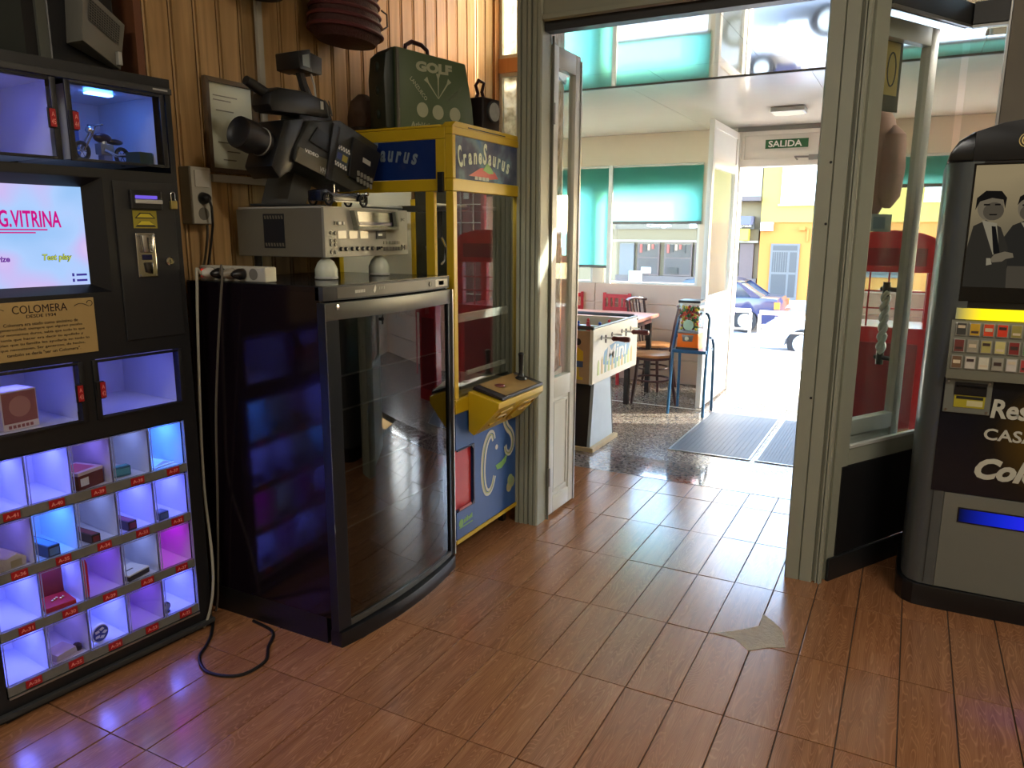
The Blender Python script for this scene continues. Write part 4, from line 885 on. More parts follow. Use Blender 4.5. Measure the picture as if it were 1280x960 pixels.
# old appliance on top of the vending machine
t = thing('heater_unit', 'boxy dark appliance with a slanted grey grille panel on top of the vending machine', 'appliance', (-2.22, 1.36, 1.8465), PI/2)
B('housing', black, t, 0.085, 0.30, 0.075, 0.24, 0.0, 0.50, 0.006)
gp = MB().add([(0.135, -0.005, 0.085), (0.290, 0.050, 0.035), (0.320, 0.052, 0.175), (0.145, -0.015, 0.235), (0.135, 0.074, 0.085), (0.290, 0.074, 0.035), (0.320, 0.074, 0.175), (0.145, 0.074, 0.235)],
              [(0, 1, 2, 3), (7, 6, 5, 4), (0, 4, 5, 1), (1, 5, 6, 2), (2, 6, 7, 3), (3, 7, 4, 0)]).build('grille_panel', M('warm_grey', (112, 110, 102), 0.5), t, 0.003)
ga, gb_, gc, gd_ = [Vector(v) for v in ((0.135, -0.005, 0.085), (0.290, 0.050, 0.035), (0.320, 0.052, 0.175), (0.145, -0.015, 0.235))]
def gpt(u, v): return (ga*(1-u)+gb_*u)*(1-v)+(gd_*(1-u)+gc*u)*v+Vector((0.001, -0.0022, 0))
MB().quad(gpt(0.12, 0.46), gpt(0.88, 0.46), gpt(0.88, 0.88), gpt(0.12, 0.88)).build('grille', M('grille_dark', (34, 33, 32), 0.6), gp)
q = MB()
for i in range(9): q.cyl(gpt(0.12, 0.47+0.05*i), gpt(0.88, 0.47+0.05*i), 0.0010, n=5)
for i in range(14): q.cyl(gpt(0.13+0.057*i, 0.46), gpt(0.13+0.057*i, 0.88), 0.0008, n=5)
q.build('grille_bars', MATS['warm_grey'], gp)
B('clip', lgrey, t, 0.270, 0.284, 0.028, 0.046, 0.045, 0.085, 0.003)
B('side_column', M('column_grey', (84, 86, 78), 0.5), t, 0.055, 0.0845, 0.075, 0.12, 0.0, 0.50); B('rear_block', black, t, 0.02, 0.0545, 0.085, 0.24, 0.0, 0.50)
# ------------------------------------------------------------------ glass door fridge
FR = thing('glass_door_fridge', 'black drinks fridge with a grey framed glass door, empty inside', 'fridge', (-1.585, 1.780, 0), PI/2)
fside = M('fridge_side', (22, 14, 22), 0.13, var=0.1)
FW, FD = 0.72, 0.62
c = MB(); c.box(0, 0.02, 0.03, FD, 0.10, 1.20).box(FW-0.02, FW, 0.03, FD, 0.10, 1.20).box(0.02, FW-0.02, FD-0.02, FD, 0.10, 1.20).box(0.02, FW-0.02, 0.03, FD-0.02, 0.10, 0.12).box(0, FW, 0.03, FD, 1.2005, 1.215)
c.build('cabinet', fside, FR)
B('top_sheet', M('fridge_top', (30, 32, 34), 0.16), FR, 0.0, FW, 0.012, FD, 1.2155, 1.219)
def bow(x, a=0.028, y=0.0): return y-a*(1-((x-FW/2)/(FW/2))**2)
NB = 14
def bowed(x0, x1, z0, z1, th, y=0.0, a=0.028):
    xs = [x0+(x1-x0)*i/NB for i in range(NB+1)]
    return [(x, bow(x, a, y)) for x in xs]+[(x, bow(x, a, y)+th) for x in reversed(xs)]
hp = MB().prism(bowed(0.0, FW, 0, 0, 0.035, 0.012), 'z', 1.172, 1.217).build('top_panel', dgrey, FR, 0.002)
MB().prism(bowed(0.055, 0.700, 0, 0, 0.002, 0.0105), 'z', 1.178, 1.212).build('fascia', M('fascia_grey', (92, 90, 84), 0.4), hp)
def onbow(x, y=0.0095): return bow(x, 0.028, y)
for i in range(9): B('logo_letter', lgrey, hp, 0.127+i*0.0085, 0.1335+i*0.0085, onbow(0.16)-0.0004, onbow(0.16)+0.0006, 1.191, 1.2005+0.0008*i/9)
MB().prism([(0.214, 1.193), (0.220, 1.206), (0.226, 1.212), (0.229, 1.203), (0.226, 1.192), (0.220, 1.186)], 'y', onbow(0.22)-0.0006, onbow(0.22)).build('logo_emblem', lgrey, hp)
for i in range(4): B('logo_letter', grey, hp, 0.240+i*0.0085, 0.2465+i*0.0085, onbow(0.26)-0.0006, onbow(0.26), 1.196, 1.206)
MB().cyl((0.555, onbow(0.555)-0.003, 1.196), (0.555, onbow(0.555), 1.196), 0.009, n=14).build('button', black, hp)
B('switch_plate', lgrey, hp, 0.597, 0.682, onbow(0.66)-0.004, onbow(0.60)+0.001, 1.182, 1.209, 0.002)
B('rocker', grey, hp, 0.618, 0.655, onbow(0.66)-0.006, onbow(0.66)-0.0042, 1.187, 1.204, 0.001)
door = MB(); dyo = 0.008
door.prism(bowed(0.0, FW, 0, 0, 0.03, 0.006), 'z', 1.112, 1.166)
dr = door.build('door', M('door_grey', (84, 84, 80), 0.36, metal=0.3), FR, 0.0015)
MB().prism(bowed(0.0525, 0.6935, 0, 0, 0.03, 0.006), 'z', 0.062, 0.082).build('bottom_rail', MATS['door_grey'], dr)
for x0, x1 in ((0.0, 0.052), (0.694, FW)): MB().prism(bowed(x0, x1, 0, 0, 0.03, 0.006), 'z', 0.062, 1.1115).build('stile', M('door_edge_black', (24, 28, 34), 0.3), dr)
MB().prism(bowed(0.0525, 0.6935, 0, 0, 0.006, 0.014), 'z', 0.0825, 1.1115).build('pane', GLASS('fridge_glass', (0.42, 0.43, 0.41), 1.6, 0.0, 0.10), dr)
B('left_trim', M('door_edge_black', (24, 28, 34), 0.3), dr, -0.004, 0.0, 0.004, 0.036, 0.062, 1.166)
B('right_trim', alu, dr, FW+0.0005, FW+0.006, -0.002, 0.034, 0.06, 1.166)
B('inner_bead', lgrey, dr, 0.0535, 0.0565, onbow(0.055, 0.012), onbow(0.055, 0.0135), 0.083, 1.11)
for x in (0.045,): MB().lathe([(0.009, 0), (0.009, -0.004), (0.0, -0.005)], (x, onbow(x, 0.006), 1.152), 12, 'y').build('door_screw', chrome, dr)
MB().prism(bowed(0.0, FW, 0, 0, 0.05, -0.004, 0.040), 'z', 0.001, 0.058).build('kick_plate', black, FR, 0.004)
B('plinth', black, FR, 0.0, FW, 0.06, FD, 0.001, 0.0995)
for z in (0.80, 0.915):
    s_ = MB(); s_.tube([(0.022, 0.055, z), (FW-0.022, 0.055, z)], 0.0035, 6)
    s_.build('wire_shelf', M('white_wire', (190, 190, 186), 0.4), FR)
for z in (0.378, 0.58):
    s_ = MB(); s_.tube([(0.022, 0.06, z), (FW-0.022, 0.06, z)], 0.003, 6)
    s_.build('wire_shelf', M('dull_wire', (130, 130, 126), 0.4), FR)
for x in (0.44, 0.62): B('lamp_clip', lgrey, FR, x, x+0.012, 0.05, 0.06, 1.075, 1.105)

# power strip, plugs and leads on the fridge
t = thing('power_strip', 'white five-way power strip with a red lamp on the back edge of the fridge', 'power strip', (-2.17, 1.805, 1.2196))
B('body', M('strip_white', (190, 186, 170), 0.4), t, 0.0, 0.31, 0.0, 0.05, 0.0, 0.05, 0.005)
for i in range(5): MB().lathe([(0.019, 0), (0.019, -0.0012), (0.0, -0.0012)], (0.065+i*0.048, -0.0003, 0.026), 18, 'y').build('socket', M('socket_grey', (120, 116, 104), 0.5), t)
B('switch', EM('neon_red', (190, 18, 14), 1.2), t, 0.012, 0.03, -0.003, -0.0003, 0.012, 0.038)
def plug(lab, x, mat):
    t = thing('plug', lab, 'plug', (-2.17+x, 1.803, 1.2456))
    MB().lathe([(0.018, -0.0005), (0.019, -0.015), (0.012, -0.036), (0.006, -0.045)], (0, 0, 0), 14, 'y').build('body', mat, t)
    return t
plug('black plug in the second socket of the power strip', 0.113, black); plug('black plug in the fourth socket of the power strip, big and slanted', 0.209, black)
plug('grey plug in the third socket of the power strip', 0.161, M('plug_grey', (150, 142, 126), 0.4)); plug('white plug beside the red switch of the power strip', 0.065, M('plug_white', (196, 192, 180), 0.4))
cw = M('cord_white', (166, 162, 146), 0.45); cg = M('cord_grey', (92, 86, 76), 0.5); cb = M('cord_black', (20, 19, 19), 0.45)
def cord(name, lab, pts, r, mat):
    out = []
    P_ = [Vector(p) for p in pts]
    for i in range(len(P_)-1):
        p0, p1, p2, p3 = P_[max(i-1, 0)], P_[i], P_[i+1], P_[min(i+2, len(P_)-1)]
        for k in range(6):
            u = k/6; out.append(0.5*((2*p1)+(p2-p0)*u+(2*p0-5*p1+4*p2-p3)*u*u+(3*p1-p0-3*p2+p3)*u**3))
    out.append(P_[-1])
    return tag(MB().tube(out, r, 7).build(name, mat), lab, 'cord')
cord('power_cable', 'white cord curving from the power strip down beside the vending machine', [(-2.105, 1.755, 1.246), (-2.105, 1.742, 1.262), (-2.10, 1.735, 1.22), (-2.105, 1.73, 1.10), (-2.125, 1.728, 0.80), (-2.135, 1.726, 0.5), (-2.09, 1.70, 0.26), (-2.08, 1.68, 0.12), (-2.10, 1.655, 0.012), (-2.14, 1.66, 0.007)], 0.0048, cw)
cord('power_cable', 'thin grey cord hanging from the power strip across the fridge side', [(-2.01, 1.755, 1.246), (-1.995, 1.748, 1.275), (-1.985, 1.740, 1.24), (-2.0, 1.738, 1.15), (-2.03, 1.738, 0.98), (-2.065, 1.74, 0.75), (-2.10, 1.75, 0.45), (-2.14, 1.755, 0.1), (-2.16, 1.755, 0.007)], 0.004, cg)
cord('power_cable', 'thin dark cord hanging between the vending machine and the fridge', [(-2.20, 1.745, 1.21), (-2.195, 1.738, 1.0), (-2.20, 1.73, 0.6), (-2.21, 1.735, 0.02)], 0.004, cg)
cord('power_cable', 'black cord lying in a loop on the tiles before the fridge', [(-2.10, 1.69, 0.0085), (-2.03, 1.62, 0.0085), (-1.99, 1.565, 0.0085), (-1.952, 1.507, 0.0085), (-1.86, 1.462, 0.0085), (-1.76, 1.495, 0.0085), (-1.745, 1.59, 0.0085), (-1.80, 1.66, 0.0085), (-1.86, 1.74, 0.0085), (-1.98, 1.765, 0.0085)], 0.0055, cb)

# wall outlet
t = thing('wall_outlet', 'white two-socket wall box with switch and black plug on the pine wall', 'outlet', (-2.215, 1.832, 1.408), PI/2)
B('box', M('outlet_beige', (118, 112, 92), 0.5), t, 0.0, 0.088, 0.0, 0.052, 0.0, 0.195, 0.004)
B('plate', M('outlet_white', (186, 182, 166), 0.4), t, 0.002, 0.086, -0.006, -0.0005, 0.002, 0.193, 0.003)
B('switch', M('switch_white', (198, 194, 180), 0.35), t, 0.014, 0.074, -0.011, -0.0065, 0.126, 0.182, 0.002)
for z in (0.088, 0.036): MB().lathe([(0.022, 0), (0.022, -0.0012), (0, -0.0012)], (0.044, -0.0065, z), 18, 'y').build('socket', MATS['socket_grey'], t)
t = thing('wall_plug', 'black plug in the wall outlet with its cord hanging down', 'plug', (-2.222, 1.876, 1.496), PI/2)
MB().lathe([(0.020, -0.0015), (0.021, -0.02), (0.015, -0.04), (0.006, -0.048)], (0, 0, 0), 14, 'y').build('body', black, t)
MB().tube([(0, -0.044, -0.002), (0.002, -0.052, -0.03), (0.012, -0.040, -0.09), (0.014, -0.02, -0.16), (0.0, -0.01, -0.25)], 0.0045, 7).build('lead', cb, t)
cord('power_cable', 'pale cord running down the pine wall under the outlet', [(-2.225, 1.90, 1.405), (-2.235, 1.905, 1.36), (-2.24, 1.89, 1.28), (-2.235, 1.86, 1.226)], 0.0045, cg)

# framed things on the pine wall
t = thing('cable_trunking', 'grey cable trunking running down the pine wall and turning towards the outlet', 'trunking', (-2.262, 1.955, 1.558), PI/2)
tk = M('trunking_grey', (168, 164, 150), 0.45)
MB().prism([(0.0, 0.0), (0.280, 0.0), (0.253, 0.027), (0.0, 0.027)], 'y', -0.022, -0.0065).build('duct', tk, t, 0.002)
MB().prism([(0.2805, 0.0), (0.2805, 1.52), (0.2535, 1.52), (0.2535, 0.0272)], 'y', -0.022, -0.0065).build('duct', tk, t, 0.002)
t = thing('framed_document', 'small brown framed document with a lit paper, on the pine wall beside the trunking', 'picture', (-2.286, 1.950, 1.593), PI/2)
for poly in ([(0, 0), (0.236, 0), (0.218, 0.016), (0.016, 0.016)], [(0.236, 0), (0.236, 0.325), (0.218, 0.309), (0.218, 0.016)], [(0.236, 0.325), (0, 0.325), (0.016, 0.309), (0.218, 0.309)], [(0, 0.325), (0, 0), (0.016, 0.016), (0.016, 0.309)]):
    MB().prism(poly, 'y', -0.046, -0.026).build('frame_bar', M('frame_brown', (92, 74, 54), 0.45), t, 0.0015)
B('paper', M('document_paper', (236, 230, 208), 0.5, var=0.06, scale=5), t, 0.016, 0.218, -0.032, -0.030, 0.016, 0.309)
for i, (x0, x1, z) in enumerate(((0.04, 0.15, 0.265), (0.04, 0.12, 0.25), (0.05, 0.16, 0.105), (0.09, 0.15, 0.075), (0.07, 0.13, 0.045), (0.05, 0.13, 0.215))):
    B('text_line', M('faded_ink', (140, 132, 112), 0.6), t, x0, x1, -0.0326, -0.0321, z, z+0.004)
B('pane', glass, t, 0.016, 0.218, -0.040, -0.038, 0.016, 0.309)
wk = M('dark_wicker', (64, 30, 28), 0.7, var=0.4, scale=50, bump=0.6, bscale=120)
t = thing('wicker_basket', 'dark red-brown wicker basket hanging on the pine wall above the golf case', 'basket', (-2.145, 2.60, 2.135))
MB().lathe([(0.02, 0.0), (0.15, 0.012), (0.185, 0.05), (0.175, 0.12), (0.165, 0.20), (0.175, 0.30)], (0, 0, 0), 26, sx=0.62).build('weave', wk, t)
q = MB()
for z, r in ((0.05, 0.188), (0.09, 0.182), (0.125, 0.177), (0.165, 0.172), (0.205, 0.168), (0.25, 0.172)): q.tube([(r*0.62*math.cos(a), r*math.sin(a), z) for a in [2*PI*i/24 for i in range(24)]], 0.008, 6, True)
q.build('weave_band', M('wicker_red', (88, 34, 36), 0.65, var=0.4, scale=60), t)
MB().tube([(0.06, 0.165, 0.09), (0.06, 0.20, 0.11), (0.055, 0.205, 0.16), (0.05, 0.175, 0.17)], 0.004, 6).build('tie_string', black, t)
MB().tube([(-0.105, 0, 0.29), (-0.12, 0, 0.36)], 0.006, 6).build('hook', dgrey, t)
t = thing('dark_basket', 'dark round basket whose bottom shows on the pine wall above the framed document', 'basket', (-2.16, 2.16, 2.205))
MB().lathe([(0.02, 0.0), (0.08, 0.008), (0.10, 0.04), (0.105, 0.12), (0.11, 0.2)], (0, 0, 0), 22, sx=0.8).build('weave', M('dark_brown_wicker', (38, 26, 22), 0.7, bump=0.5), t)
q = MB()
for z in (0.05, 0.09, 0.13): q.tube([(0.084*math.cos(a), 0.106*math.sin(a), z) for a in [2*PI*i/20 for i in range(20)]], 0.006, 6, True)
q.build('weave_band', MATS['dark_brown_wicker'], t)

# video deck on two white feet
t = thing('video_deck', 'grey professional video cassette deck on top of the fridge', 'video recorder', (-1.800, 2.028, 1.296), PI/2)
t.scale = (0.945, 1.0, 1.0)
vg = M('deck_grey', (156, 154, 142), 0.42); vs_ = M('deck_side', (112, 108, 96), 0.45)
VW, VH, VD = 0.515, 0.172, 0.42
B('case', vs_, t, 0.002, VW-0.002, 0.012, VD, 0.0, VH-0.004, 0.003)
B('lid', lgrey, t, 0.003, VW*0.70, 0.0125, VD-0.01, VH-0.0035, VH+0.003, 0.001)
fp = B('front_panel', vg, t, 0.0, VW, 0.0, 0.0115, 0.0, VH, 0.002)
q = MB(); lx0, lx1, lz0, lz1 = 0.155, 0.405, 0.108, 0.160
q.prism([(lx0-0.012, lz1+0.004), (lx0+0.004, lz1+0.004), (lx0+0.018, lz0), (lx0+0.006, lz0)], 'y', -0.022, -0.0004); q.prism([(lx1-0.004, lz1+0.004), (lx1+0.008, lz1+0.004), (lx1+0.020, lz0), (lx1+0.006, lz0)], 'y', -0.022, -0.0004)
q.box(lx0+0.006, lx1+0.018, -0.022, -0.0004, lz0-0.012, lz0-0.0005)
q.build('cassette_surround', M('deck_olive', (128, 130, 114), 0.4), fp, 0.001)
B('cassette_slot', M('slot_black', (14, 14, 20), 0.2), fp, lx0+0.012, lx1+0.004, -0.006, -0.0004, lz0, lz1, 0.0)
B('slot_flap', M('slot_violet', (62, 62, 96), 0.3), fp, lx0+0.02, lx1-0.01, -0.009, -0.0062, lz0+0.004, lz0+0.016)
for i in range(5): B('indicator', M('indicator_red', (120, 60, 56), 0.4), fp, 0.427, 0.441, -0.002, -0.0004, 0.112+i*0.010, 0.119+i*0.010)
text(fp, 'JVC', 0.466, 0.494, 0.128, 0.142, -0.0003, dgrey, depth=0.0006)
sw_ = B('slide_switch', black, fp, 0.053, 0.106, -0.004, -0.0004, 0.112, 0.124); B('switch_cap', print_w, sw_, 0.068, 0.086, -0.008, -0.0042, 0.113, 0.123); B('switch_cap', print_w, sw_, 0.096, 0.104, -0.008, -0.0042, 0.113, 0.123)
for i, (x, m_) in enumerate(((0.07, 0), (0.135, 1), (0.20, 2))): B('level_meter', M(('meter_pale', 'meter_dim', 'meter_bright')[m_], ((190, 190, 178), (150, 146, 130), (206, 202, 176))[m_], 0.25), fp, x, x+0.048, -0.002, -0.0004, 0.064, 0.092, 0.001)
cn_ = B('counter', dgrey, fp, 0.298, 0.362, -0.003, -0.0004, 0.063, 0.092, 0.001); B('counter_digits', print_w, cn_, 0.310, 0.336, -0.0038, -0.0032, 0.074, 0.082)
kn = MB().lathe([(0.008, 0), (0.008, -0.006), (0.006, -0.010), (0, -0.010)], (0, 0, 0), 10, 'y').mesh('knob', black)
for i, x in enumerate((0.085, 0.113, 0.150, 0.180, 0.212, 0.243, 0.272)):
    o = inst('knob', kn, fp, (x, -0.0004, 0.028))
jk = MB().lathe([(0.006, 0), (0.006, -0.004), (0, -0.004)], (0, 0, 0), 8, 'y').mesh('jack', black)
for z in (0.084, 0.058, 0.044, 0.018):
    for x in (0.032, 0.055): inst('jack', jk, fp, (x, -0.0004, z))
for i in range(6): B('key', M('key_grey', (92, 90, 84), 0.4), fp, 0.345+i*0.020, 0.362+i*0.020, -0.005, -0.0004, 0.018, 0.032, 0.001)
for i in range(6): B('key', M('key_light', (124, 120, 108), 0.4), fp, 0.345+i*0.019, 0.360+i*0.019, -0.003, -0.0004, 0.042, 0.054, 0.001)
for i in range(3): B('toggle', black, fp, 0.300+i*0.014, 0.305+i*0.014, -0.007, -0.0004, 0.020+0.004*i, 0.034)
MB().prism([(0.466, 0.018), (0.466, 0.040), (0.484, 0.029)], 'y', -0.004, -0.0004).build('play_key', black, fp); B('key', M('key_light', (124, 120, 108), 0.4), fp, 0.488, 0.504, -0.004, -0.0004, 0.020, 0.038)
# side vent facing the camera
vt = B('side_vent', M('vent_blue_black', (30, 34, 42), 0.4), t, 0.0, 0.0018, 0.185, 0.285, 0.030, 0.150)
for k in range(2):
    sl = MB()
    for i in range(7):
        z = (0.036, 0.132)[k]; sl.add([(-0.0006, 0.188+i*0.0135, z), (-0.0006, 0.196+i*0.0135, z), (-0.0006, 0.199+i*0.0135, z+0.012), (-0.0006, 0.191+i*0.0135, z+0.012)], [(0, 1, 2, 3)])
    sl.build('vent_slots', vs_, vt)['kind'] = 'stuff'
for k, (x, y) in enumerate(((0.035, 0.02), (0.335, 0.02))):
    o = thing('deck_foot', ('left', 'right')[k]+' white rounded foot between the fridge top and the video deck', 'foot', (-1.800-y-0.012, 2.030+x, 1.2195), 0, 'white feet under the video deck')
    MB().lathe([(0.034, 0.0), (0.040, 0.010), (0.040, 0.035), (0.030, 0.058), (0.012, 0.0755)], (0, 0, 0), 22).build('cup', M('foot_white', (206, 212, 196), 0.25), o)
    MB().lathe([(0.0405, 0.0), (0.0412, 0.002), (0.0412, 0.006), (0.0405, 0.008)], (0, 0, 0.002), 22).build('base_ring', lgrey, o)
for k, (x, y) in enumerate(((0.06, 0.38), (0.45, 0.38))): MB().cyl((x, y, -0.0765), (x, y, -0.0005), 0.015, n=12).build('rear_foot', black, t)

# model car on the deck
t = thing('model_car', 'small dark vintage model car with spoked wheels on the video deck', 'model car', (-1.845, 2.155, 1.4715), PI/2)
nb = M('model_navy', (18, 24, 36), 0.25)
MB().prism([(-0.12, 0.018), (0.135, 0.018), (0.135, 0.040), (0.06, 0.052), (0.05, 0.046), (-0.06, 0.046), (-0.09, 0.058), (-0.12, 0.052)], 'y', -0.03, 0.03).build('body', nb, t, 0.004)
for x in (-0.088, 0.100):
    for y in (-0.036, 0.036):
        MB().tube([(x+0.02*math.cos(a), y, 0.0245+0.02*math.sin(a)) for a in [2*PI*i/18 for i in range(18)]], 0.004, 7, True).build('wheel', black, t)
        q = MB()
        for k in range(8): q.cyl((x, y, 0.0245), (x+0.018*math.cos(k*PI/4), y, 0.0245+0.018*math.sin(k*PI/4)), 0.001, n=5)
        q.build('spokes', chrome, t)
    MB().cyl((x, -0.034, 0.0245), (x, 0.034, 0.0245), 0.003, n=6).build('axle', steel, t)
B('windscreen', chrome, t, -0.045, -0.042, -0.025, 0.025, 0.047, 0.075)
q = MB()
for y in (-0.02, 0.02): q.ball((0.14, y, 0.05), 0.009, 8); q.ball((-0.02, y, 0.055), 0.006, 8)
q.build('lamps', chrome, t)
B('running_board', steel, t, -0.06, 0.07, -0.042, -0.031, 0.016, 0.020)

# shoulder camcorder, tilted, on the deck
t = thing('camcorder', 'black shoulder video camera propped at a slant on the video deck', 'video camera', (-1.92, 2.16, 1.472), PI/2)
# local x along world y minus 2.16, z minus 1.472
def cz(pts): return [(y-2.16, z-1.472) for y, z in pts]
cbk = M('camera_black', (30, 30, 31), 0.42); cgr = M('camera_grey', (66, 64, 58), 0.4)
MB().prism(cz([(2.275, 1.788), (2.50, 1.720), (2.43, 1.550), (2.33, 1.535), (2.03, 1.625), (2.045, 1.68), (2.115, 1.767)]), 'y', 0.0, 0.15).build('body', M('camera_body', (50, 50, 46), 0.4), t, 0.008)
MB().prism(cz([(2.145, 1.748), (2.262, 1.70), (2.222, 1.655), (2.10, 1.698)]), 'y', -0.006, -0.0005).build('cassette_window', black, t, 0.002)
MB().prism(cz([(2.05, 1.672), (2.205, 1.637), (2.185, 1.578), (2.025, 1.622)]), 'y', -0.006, -0.0005).build('side_plate', M('plate_olive', (92, 88, 70), 0.4), t, 0.001)
Rt = lambda x, z, a: Matrix.Translation((x, 0, z)) @ Matrix.Rotation(a, 4, 'Y')
text(t, 'VHS', -0.022, 0.022, -0.010, 0.010, -0.0062, lgrey, bold=0.02, shear=0.2, M_=Rt(0.008, 0.128, 0.22))
text(t, 'VIDEO', -0.035, 0.035, -0.006, 0.006, -0.0062, print_w, bold=0.02, M_=Rt(-0.052, 0.184, 0.22))
MB().prism(cz([(2.225, 1.772), (2.262, 1.760), (2.20, 1.565), (2.170, 1.575)]), 'y', -0.012, -0.0066).build('strap_rail', black, t, 0.001)
stk = MB().prism(cz([(2.256, 1.702), (2.325, 1.683), (2.296, 1.608), (2.228, 1.629)]), 'y', -0.002, -0.0004).build('test_sticker', M('sticker_slate', (74, 84, 96), 0.4), t)
A_, B_, C_, D_ = [Vector((q[0], 0, q[1])) for q in cz([(2.256, 1.702), (2.325, 1.683), (2.296, 1.608), (2.228, 1.629)])]
def stq(u0, v0, u1, v1, mat, name):
    def pt(u, v): return (A_*(1-u)+B_*u)*(1-v)+(D_*(1-u)+C_*u)*v
    MB().prism([(pt(u, v).x, pt(u, v).z) for u, v in ((u0, v0), (u1, v0), (u1, v1), (u0, v1))], 'y', -0.0028, -0.0021).build(name, mat, stk)
for i in range(5):
    stq(i*0.2, 0.0, i*0.2+0.12, 0.10, print_w, 'check'); stq(i*0.2+0.08, 0.11, i*0.2+0.2, 0.20, print_w, 'check')
    stq(i*0.2, 0.80, i*0.2+0.12, 0.89, print_w, 'check'); stq(i*0.2+0.08, 0.90, i*0.2+0.2, 1.0, print_w, 'check')
stq(0.1, 0.35, 0.45, 0.65, M('sticker_blue', (70, 84, 140), 0.4), 'colour_bar'); stq(0.5, 0.35, 0.9, 0.65, M('sticker_yellow', (170, 160, 80), 0.4), 'colour_bar')
MB().prism(cz([(2.335, 1.735), (2.50, 1.690), (2.435, 1.556), (2.30, 1.59)]), 'y', -0.012, -0.0005).build('battery_pack', cbk, t, 0.004)
for i in range(5):
    for k in range(2):
        x, z = 2.345-2.16+i*0.019-k*0.004, 1.604-1.472-i*0.0055-k*0.024
        B('key', M('key_pale', (132, 132, 124), 0.4), t, x, x+0.014, -0.0155, -0.0125, z-0.009, z+0.009, 0.001)
MB().prism(cz([(2.385, 1.665), (2.43, 1.652), (2.425, 1.635), (2.38, 1.648)]), 'y', -0.0135, -0.0125).build('label_plate', lgrey, t)
# lens, viewfinder, microphone, top lamp
ax = (Vector((2.06, 0, 1.655))-Vector((1.85, 0, 1.702))).normalized()
def along(p0, prof, mat, name, n=22):
    mb = MB(); p0 = Vector((p0[0]-2.16, p0[1], p0[2]-1.472)); a = Vector((0, 1, 0)); b = ax.cross(a)
    vv = [p0+ax*d+(a*math.cos(q)+b*math.sin(q))*r for r, d in prof for q in [2*PI*i/n for i in range(n)]]; k = len(prof)
    ff = [(i*n+j, i*n+(j+1) % n, (i+1)*n+(j+1) % n, (i+1)*n+j) for i in range(k-1) for j in range(n)]+[tuple(range(n-1, -1, -1)), tuple(range((k-1)*n, k*n))]
    mb.add(vv, ff); return mb.build(name, mat, t)
along((1.85, 0.07, 1.703), [(0.030, 0.012), (0.046, 0.006), (0.052, 0.0), (0.054, 0.06), (0.047, 0.064), (0.046, 0.115), (0.040, 0.118), (0.036, 0.20)], cbk, 'lens_barrel')
along((1.85, 0.07, 1.703), [(0.0485, 0.095), (0.0485, 0.099)], lgrey, 'lens_ring'); along((1.85, 0.07, 1.703), [(0.042, 0.140), (0.042, 0.1435)], lgrey, 'lens_ring')
MB().prism(cz([(2.00, 1.755), (2.10, 1.775), (2.045, 1.63), (2.03, 1.595), (1.965, 1.56), (1.93, 1.60)]), 'y', 0.01, 0.14).build('lens_mount', black, t, 0.010)
MB().prism(cz([(1.945, 1.80), (1.955, 1.84), (2.00, 1.862), (2.12, 1.868), (2.235, 1.852), (2.262, 1.815), (2.24, 1.79), (2.12, 1.787), (1.96, 1.778)]), 'y', 0.02, 0.11).build('viewfinder', black, t, 0.016)
for q_ in (2.215, 2.235): MB().prism(cz([(q_, 1.853), (q_+0.008, 1.849), (q_+0.022, 1.80), (q_+0.014, 1.80)]), 'y', 0.0185, 0.0195).build('focus_ring', cgr, t)
B('viewfinder_mark', lgrey, t, 0.033, 0.047, 0.017, 0.0195, 0.345, 0.372)
MB().prism(cz([(2.09, 1.752), (2.27, 1.780), (2.262, 1.806), (2.10, 1.80)]), 'y', 0.03, 0.12).build('handle_bridge', cbk, t, 0.004)
MB().tube([(1.887-2.16, 0.06, 1.868-1.472), (1.92-2.16, 0.06, 1.857-1.472), (2.00-2.16, 0.06, 1.83-1.472)], [0.015, 0.018, 0.018], 12).build('microphone', cbk, t)
MB().tube([(2.19-2.16, 0.07, 1.855-1.472), (2.165-2.16, 0.07, 1.90-1.472), (2.15-2.16, 0.07, 1.94-1.472)], [0.018, 0.016, 0.016], 10).build('lamp_stalk', cbk, t)
MB().tube([(2.205-2.16, 0.05, 1.855-1.472), (2.20-2.16, 0.05, 1.90-1.472), (2.185-2.16, 0.05, 1.94-1.472)], 0.004, 6).build('lamp_clip', lgrey, t)
MB().prism(cz([(2.095, 1.995), (2.155, 2.012), (2.160, 1.935), (2.098, 1.938)]), 'y', 0.02, 0.13).build('lamp_head', black, t, 0.005)
MB().prism(cz([(2.158, 2.006), (2.225, 1.996), (2.222, 1.938), (2.161, 1.937)]), 'y', 0.03, 0.12).build('lamp_body', M('lamp_grey', (48, 48, 48), 0.4), t, 0.004)
MB().prism(cz([(2.112, 1.984), (2.145, 1.994), (2.148, 1.948), (2.114, 1.950)]), 'y', 0.0185, 0.0195).build('lamp_lens', M('lamp_glass', (120, 124, 112), 0.2), t)
MB().prism(cz([(2.13, 1.60), (2.245, 1.61), (2.185, 1.485), (2.085, 1.485)]), 'y', 0.10, 0.23).build('shoulder_pad', M('pad_grey', (74, 74, 72), 0.5), t, 0.004)
B('base_plate', dgrey, t, -0.10, 0.10, 0.07, 0.26, 0.0045, 0.0125, 0.003)

